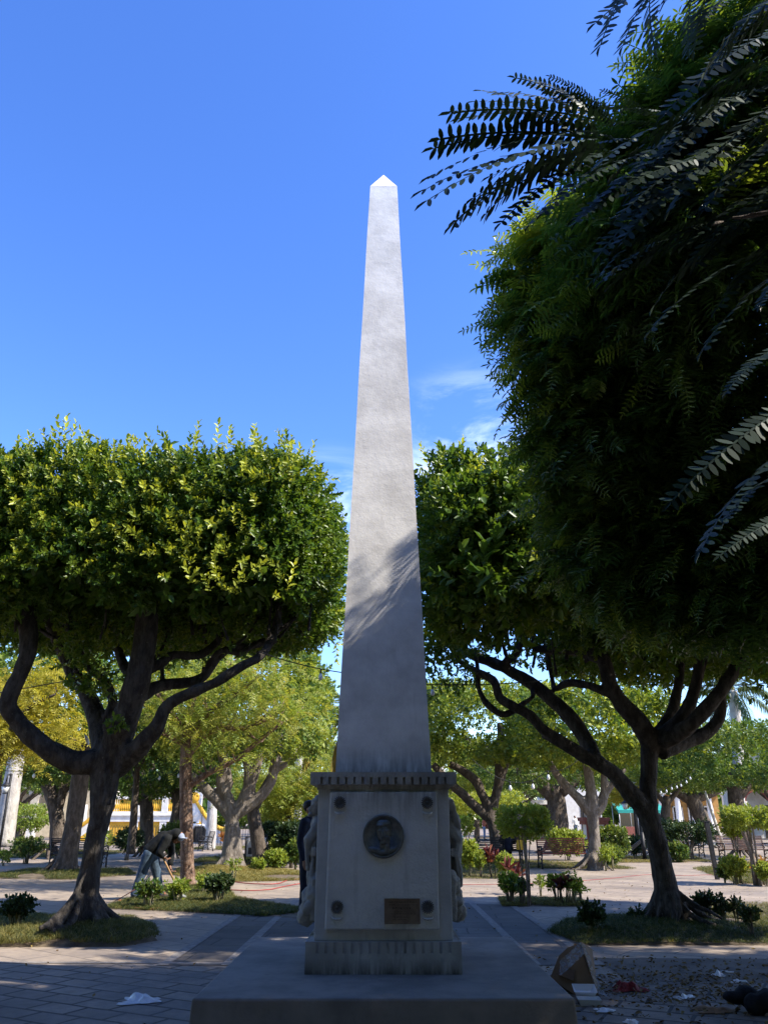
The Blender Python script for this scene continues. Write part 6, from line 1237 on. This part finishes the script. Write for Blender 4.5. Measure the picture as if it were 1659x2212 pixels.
# ================================================================ litter on the forecourt
M['card2']=surf('dark_cardboard',(.20,.12,.068),(.15,.09,.052),5,.8,.2,40,.003)
def filmmat():
    m,nt,b=newmat('clear_wrinkled_film'); b.inputs['Base Color'].default_value=(.75,.76,.78,1); b.inputs['Roughness'].default_value=.22; v=coords(nt)
    b.inputs['Specular IOR Level'].default_value=.7; bump(nt,noise(nt,v,38,5),.9,.02,b); tr=nd(nt,'ShaderNodeBsdfTransparent'); f=nd(nt,'ShaderNodeMath',{0:ramp(nt,noise(nt,v,22,4),.3,.75),1:.42},operation='MULTIPLY_ADD'); f.inputs[2].default_value=.16
    x=nd(nt,'ShaderNodeMixShader',{0:f.outputs[0],1:tr.outputs[0],2:b.outputs[0]}); nt.links.new(x.outputs[0],nt.nodes['Material Output'].inputs[0]); return m
M['clearfilm']=filmmat()
def crumple(name,label,cat,p,sx,sy,h,mat,seed,n=13,group=None,rz=0):
    r=random.Random(seed); m=MB(); vs=[];fs=[]; ph=[r.uniform(0,6.28) for _ in range(6)]
    for i in range(n):
        for j in range(n):
            u,v=i/(n-1)*2-1,j/(n-1)*2-1; e=max(0,1-max(abs(u),abs(v))**3)
            z=.6*h*e*(.45+.35*math.sin(3*u+ph[0]+2*v)+.3*math.sin(5*v+ph[1]-2*u)+.2*math.sin(9*u+ph[2]))+.012; k=1+.22*math.sin(3*math.atan2(v,u)+ph[3])+.10*math.sin(7*math.atan2(v,u)+ph[4])
            vs.append((u*sx*k+.03*sx*math.sin(6*v+ph[5]),v*sy*k,max(z,.008)))
    for i in range(n-1):
        for j in range(n-1): fs.append((i*n+j,i*n+j+1,(i+1)*n+j+1,(i+1)*n+j))
    m.add(vs,fs); o=m.build(name,M[mat],None,(p[0],p[1],p[2] if len(p)>2 else 0),rz); s=o.modifiers.new('s','SOLIDIFY'); s.thickness=.004; return tag(o,label,cat,group)
crumple('plastic_bag','crumpled milky plastic bag on the shaded paving at bottom left','plastic bag',Gd(303,2165),.15,.13,.085,'film',1,19)
# cardboard box, torn open and standing on its side, with plastic over it
c=Gd(1252,2148); t=thing('cardboard_box','torn brown cardboard box standing on edge beside the right corner of the platform','cardboard box',(c.x+.01,c.y,0),R(6))
PB=[(-.25,.10,.12),(-.065,-.05,0),(.13,-.08,0),(.035,.04,.405),(-.07,.07,.37),(-.15,.10,.30),(.225,.25,0),(.225,.27,.31),(-.20,.30,.05),(0,.34,.32),(.20,.33,0)]
bm=bmesh.new(); vv=[bm.verts.new(v) for v in PB]; bmesh.ops.convex_hull(bm,input=vv); me=bpy.data.meshes.new('carton'); bm.to_mesh(me); bm.free(); link('carton',me,M['card'],t)
m=MB(); m.add([(.137,-.084,0),(.235,.25,0),(.237,.27,.325),(.05,.03,.425),(.125,-.088,0),(.223,.246,0),(.225,.266,.325),(.038,.026,.425)],[(0,1,2,3),(7,6,5,4),(0,4,5,1),(1,5,6,2),(2,6,7,3),(3,7,4,0)]); m.build('end_flap',M['card2'],t)
m=MB(); m.add([(-.20,.055,.155),(-.075,-.035,.11),(-.03,.02,.20),(-.12,.085,.285)],[(0,1,2,3)]); o=link('tape_strip',m.mesh('tape_strip'),M['card2'],t,(0,-.012,.004)); o.modifiers.new('s','SOLIDIFY').thickness=.003
m=MB(); vs=[];fs=[]; r=random.Random(3)     # thin plastic film draped over the ridge
path=[(-.16,.06,.27),(-.10,.03,.32),(-.04,.012,.372),(.02,.0,.415),(.06,-.005,.40),(.082,-.03,.30),(.10,-.062,.20),(.125,-.09,.10),(.15,-.12,.03),(.19,-.16,.012)]
for i,(x,y,z) in enumerate(path):
    w=(.16,.17,.17,.15,.085,.06,.055,.055,.07,.09)[i]
    for q in range(7):
        k=(q/6-.5)*2; vs.append((x+(k*w*.35 if i>4 else (k-1)*w*.10)+r.uniform(-.006,.006),y-.012-.012*r.random()-(.05*(1-k)/2 if i<=4 else 0),z-(w*.75*(1-k)/2 if i<=4 else 0)+r.uniform(-.008,.008)))
for i in range(len(path)-1):
    for q in range(6): fs.append((i*7+q,i*7+q+1,(i+1)*7+q+1,(i+1)*7+q))
m.add(vs,fs,True); link('plastic_sheet',m.mesh('plastic_sheet',False),M['clearfilm'],t)
c=Gd(1272,2172); t=thing('foam_tray','open white foam food tray against the right corner of the platform','food tray',(c.x,c.y,0),R(-5))
def tray(M4):
    m=MB(); P0=[(-.075,-.055),(.075,-.055),(.075,.055),(-.075,.055)]; P1=[(-.095,-.075),(.095,-.075),(.095,.075),(-.095,.075)]
    vs=[(x,y,.004) for x,y in P0]+[(x,y,.055) for x,y in P1]+[(x*1.06,y*1.06,.055) for x,y in P1]+[(x*.96,y*.96,.055) for x,y in P1]+[(x*.96,y*.96,.010) for x,y in P0]
    fs=[(3,2,1,0)]+[(i,(i+1)%4,(i+1)%4+4,i+4) for i in range(4)]+[(i+4,(i+1)%4+4,(i+1)%4+8,i+8) for i in range(4)]+[(i+8,(i+1)%4+8,(i+1)%4+12,i+12) for i in range(4)]+[(i+12,(i+1)%4+12,(i+1)%4+16,i+16) for i in range(4)]+[(16,17,18,19)]
    m.add([M4@Vector(v) for v in vs],fs); return m
tray(Matrix.Identity(4)).build('base',M['foam'],t); tray(Matrix.Translation((-.01,.155,.052))@Matrix.Rotation(R(14),4,'X')).build('lid',M['foam'],t)
crumple('paper_scrap','flat white paper scrap in front of the foam tray','litter',Gd(1306,2186),.075,.055,.03,'foam',4,9,'scraps of litter on the forecourt')
crumple('paper_cup','white and red crushed paper cup at the bottom edge below the foam tray','litter',Gd(1364,2213),.05,.04,.06,'foam',5,9,'scraps of litter on the forecourt')
crumple('plastic_scrap','white plastic scrap poking out behind the cardboard box','litter',Gd(1203,2112),.06,.05,.05,'film',6,9,'scraps of litter on the forecourt')
crumple('plastic_scrap','pale crumpled plastic scrap among the dry leaves at the right','litter',Gd(1554,2110),.05,.05,.07,'film',7,9,'scraps of litter on the forecourt')
crumple('paper_scrap','curled white paper strip near the right edge','litter',Gd(1593,2124),.075,.03,.04,'foam',8,9,'scraps of litter on the forecourt',.3)
crumple('paper_scrap','small white strip lying behind the curled paper at the right','litter',Gd(1570,2102),.06,.018,.02,'foam',9,7,'scraps of litter on the forecourt',-.2)
crumple('wrapper','torn silver-white wrapper right of the red netting','litter',Gd(1478,2158),.11,.04,.06,'film',10,9,'scraps of litter on the forecourt',.5)
crumple('net_bag','crumpled red netting bag on the dry leaves beside the cardboard box','net bag',Gd(1358,2140),.14,.11,.12,'redbag',11,13)
crumple('brown_rag','flattened brown rag beside the black cloth at bottom right','rag',Gd(1545,2186),.16,.09,.06,'card',12,11)
m=MB(); r=random.Random(6)
for k in range(12): m.ell((r.uniform(-.2,.25),r.uniform(-.1,.12),r.uniform(.03,.12)),(r.uniform(.07,.14),r.uniform(.06,.1),r.uniform(.04,.09)),10,7)
c=Gd(1640,2190); o=m.fuse('cloth_bundle',M['cloth'],None,voxel=.014,smooth=2,rough=.014,freq=26,loc=(c.x,c.y,0)); tag(o,'heap of black cloth on the ground at the bottom right corner','cloth')
# dry leaves swept over the forecourt
g=np.random.default_rng(31); n=3000; x=np.concatenate([g.normal(2.9,.8,n//2),g.uniform(1.5,5.2,n//4),g.uniform(-6,8,n//4)]); y=np.concatenate([g.normal(8.5,.55,n//2),g.uniform(7,10.3,n//4),g.uniform(6.6,22,n//4)])
k=((np.abs(x)>1.42)|(y>9.75))&(y>6.6); x,y=x[k],y[k]; P=np.stack([x,y,g.uniform(.008,.03,len(x))],1)
DL=[]
for s in range(3): V,Q=leaf6(.075,.038,g.uniform(-.3,.4)); DL.append((V,np.array(Q)))
tag(foliage('leaf_litter',batch_split(DL,P,frames(norm(g.normal(size=P.shape)*.3+np.array([0,0,1.])),g.uniform(0,6.28,len(P))),g.uniform(.25,.85,len(P)),np.clip(g.normal(.2,.3,len(P)),0,1),g),M['deadleaf']),kind='stuff')

# ================================================================ light, sky, camera
S=Vector((SX,SY,SZ)).normalized() if 'SX' in globals() else Vector((.70,-.25,.77)).normalized()
L=bpy.data.lights.new('sun','SUN'); L.energy=3.1; L.angle=R(.53); L.color=(1.0,.93,.82); lo=bpy.data.objects.new('sun',L); COL.objects.link(lo); lo.rotation_euler=(-S).to_track_quat('-Z','Y').to_euler(); lo.location=S*60
w=bpy.data.worlds.new('World'); SC.world=w; w.use_nodes=True; nt=w.node_tree; bg=nt.nodes['Background']
sky=nd(nt,'ShaderNodeTexSky',sky_type='NISHITA',sun_disc=False,sun_elevation=math.asin(S.z),sun_rotation=math.atan2(S.x,S.y),air_density=1.0,dust_density=.35,ozone_density=3.2,altitude=100)
hs=nd(nt,'ShaderNodeHueSaturation',{'Color':sky.outputs[0],'Hue':.516,'Saturation':1.25,'Value':.86})
# thin high cloud low in the sky
tc=nd(nt,'ShaderNodeTexCoord'); mp=nd(nt,'ShaderNodeMapping',{'Vector':tc.outputs['Generated'],'Scale':(1.0,1.0,3.4),'Rotation':(0,R(-22),0)})
n1=nd(nt,'ShaderNodeTexNoise',{'Vector':mp.outputs[0],'Scale':5.5,'Detail':9,'Roughness':.62,'Distortion':.7}).outputs[0]
sp=nd(nt,'ShaderNodeSeparateXYZ',{0:tc.outputs['Generated']})
lowm=nd(nt,'ShaderNodeMapRange',{'Value':sp.outputs[2],'From Min':.52,'From Max':.34,'To Min':0.0,'To Max':1.0}).outputs[0]
def patch(px,py,r0,r1):
    v=(Pt(px,py,10)-Vector((0,0,EYE))).normalized(); d=nd(nt,'ShaderNodeVectorMath',{0:tc.outputs['Generated'],1:tuple(v)},operation='DISTANCE').outputs['Value']
    m_=nd(nt,'ShaderNodeMapRange',{'Value':d,'From Min':r1,'From Max':r0,'To Min':0.0,'To Max':1.0}); m_.interpolation_type='SMOOTHSTEP'; return m_.outputs[0]
pm=nd(nt,'ShaderNodeMath',{0:patch(1030,1010,.02,.15),1:patch(715,1110,.0,.10)},operation='MAXIMUM').outputs[0]
cm=nd(nt,'ShaderNodeMath',{0:ramp(nt,n1,.40,.70),1:pm},operation='MULTIPLY').outputs[0]
cm=nd(nt,'ShaderNodeMath',{0:cm,1:.40},operation='MULTIPLY').outputs[0]
col=mixc(nt,cm,hs.outputs[0],(6.5,7.0,7.8))
nt.links.new(col,bg.inputs['Color']); bg.inputs['Strength'].default_value=.15
cam=bpy.data.cameras.new('camera'); co=bpy.data.objects.new('camera',cam); COL.objects.link(co); co.location=(0,0,EYE); co.rotation_euler=(PI/2+PITCH,0,0)
cam.sensor_fit='VERTICAL'; cam.sensor_height=24; cam.lens=24*FL/2212; cam.clip_end=2000; SC.camera=co
SC.view_settings.view_transform='Standard'; SC.view_settings.look='None'; SC.view_settings.exposure=1.6; SC.view_settings.gamma=1
SC.cycles.use_denoising=True; SC.cycles.max_bounces=8; SC.cycles.transparent_max_bounces=4; SC.cycles.diffuse_bounces=4; SC.cycles.sample_clamp_indirect=6
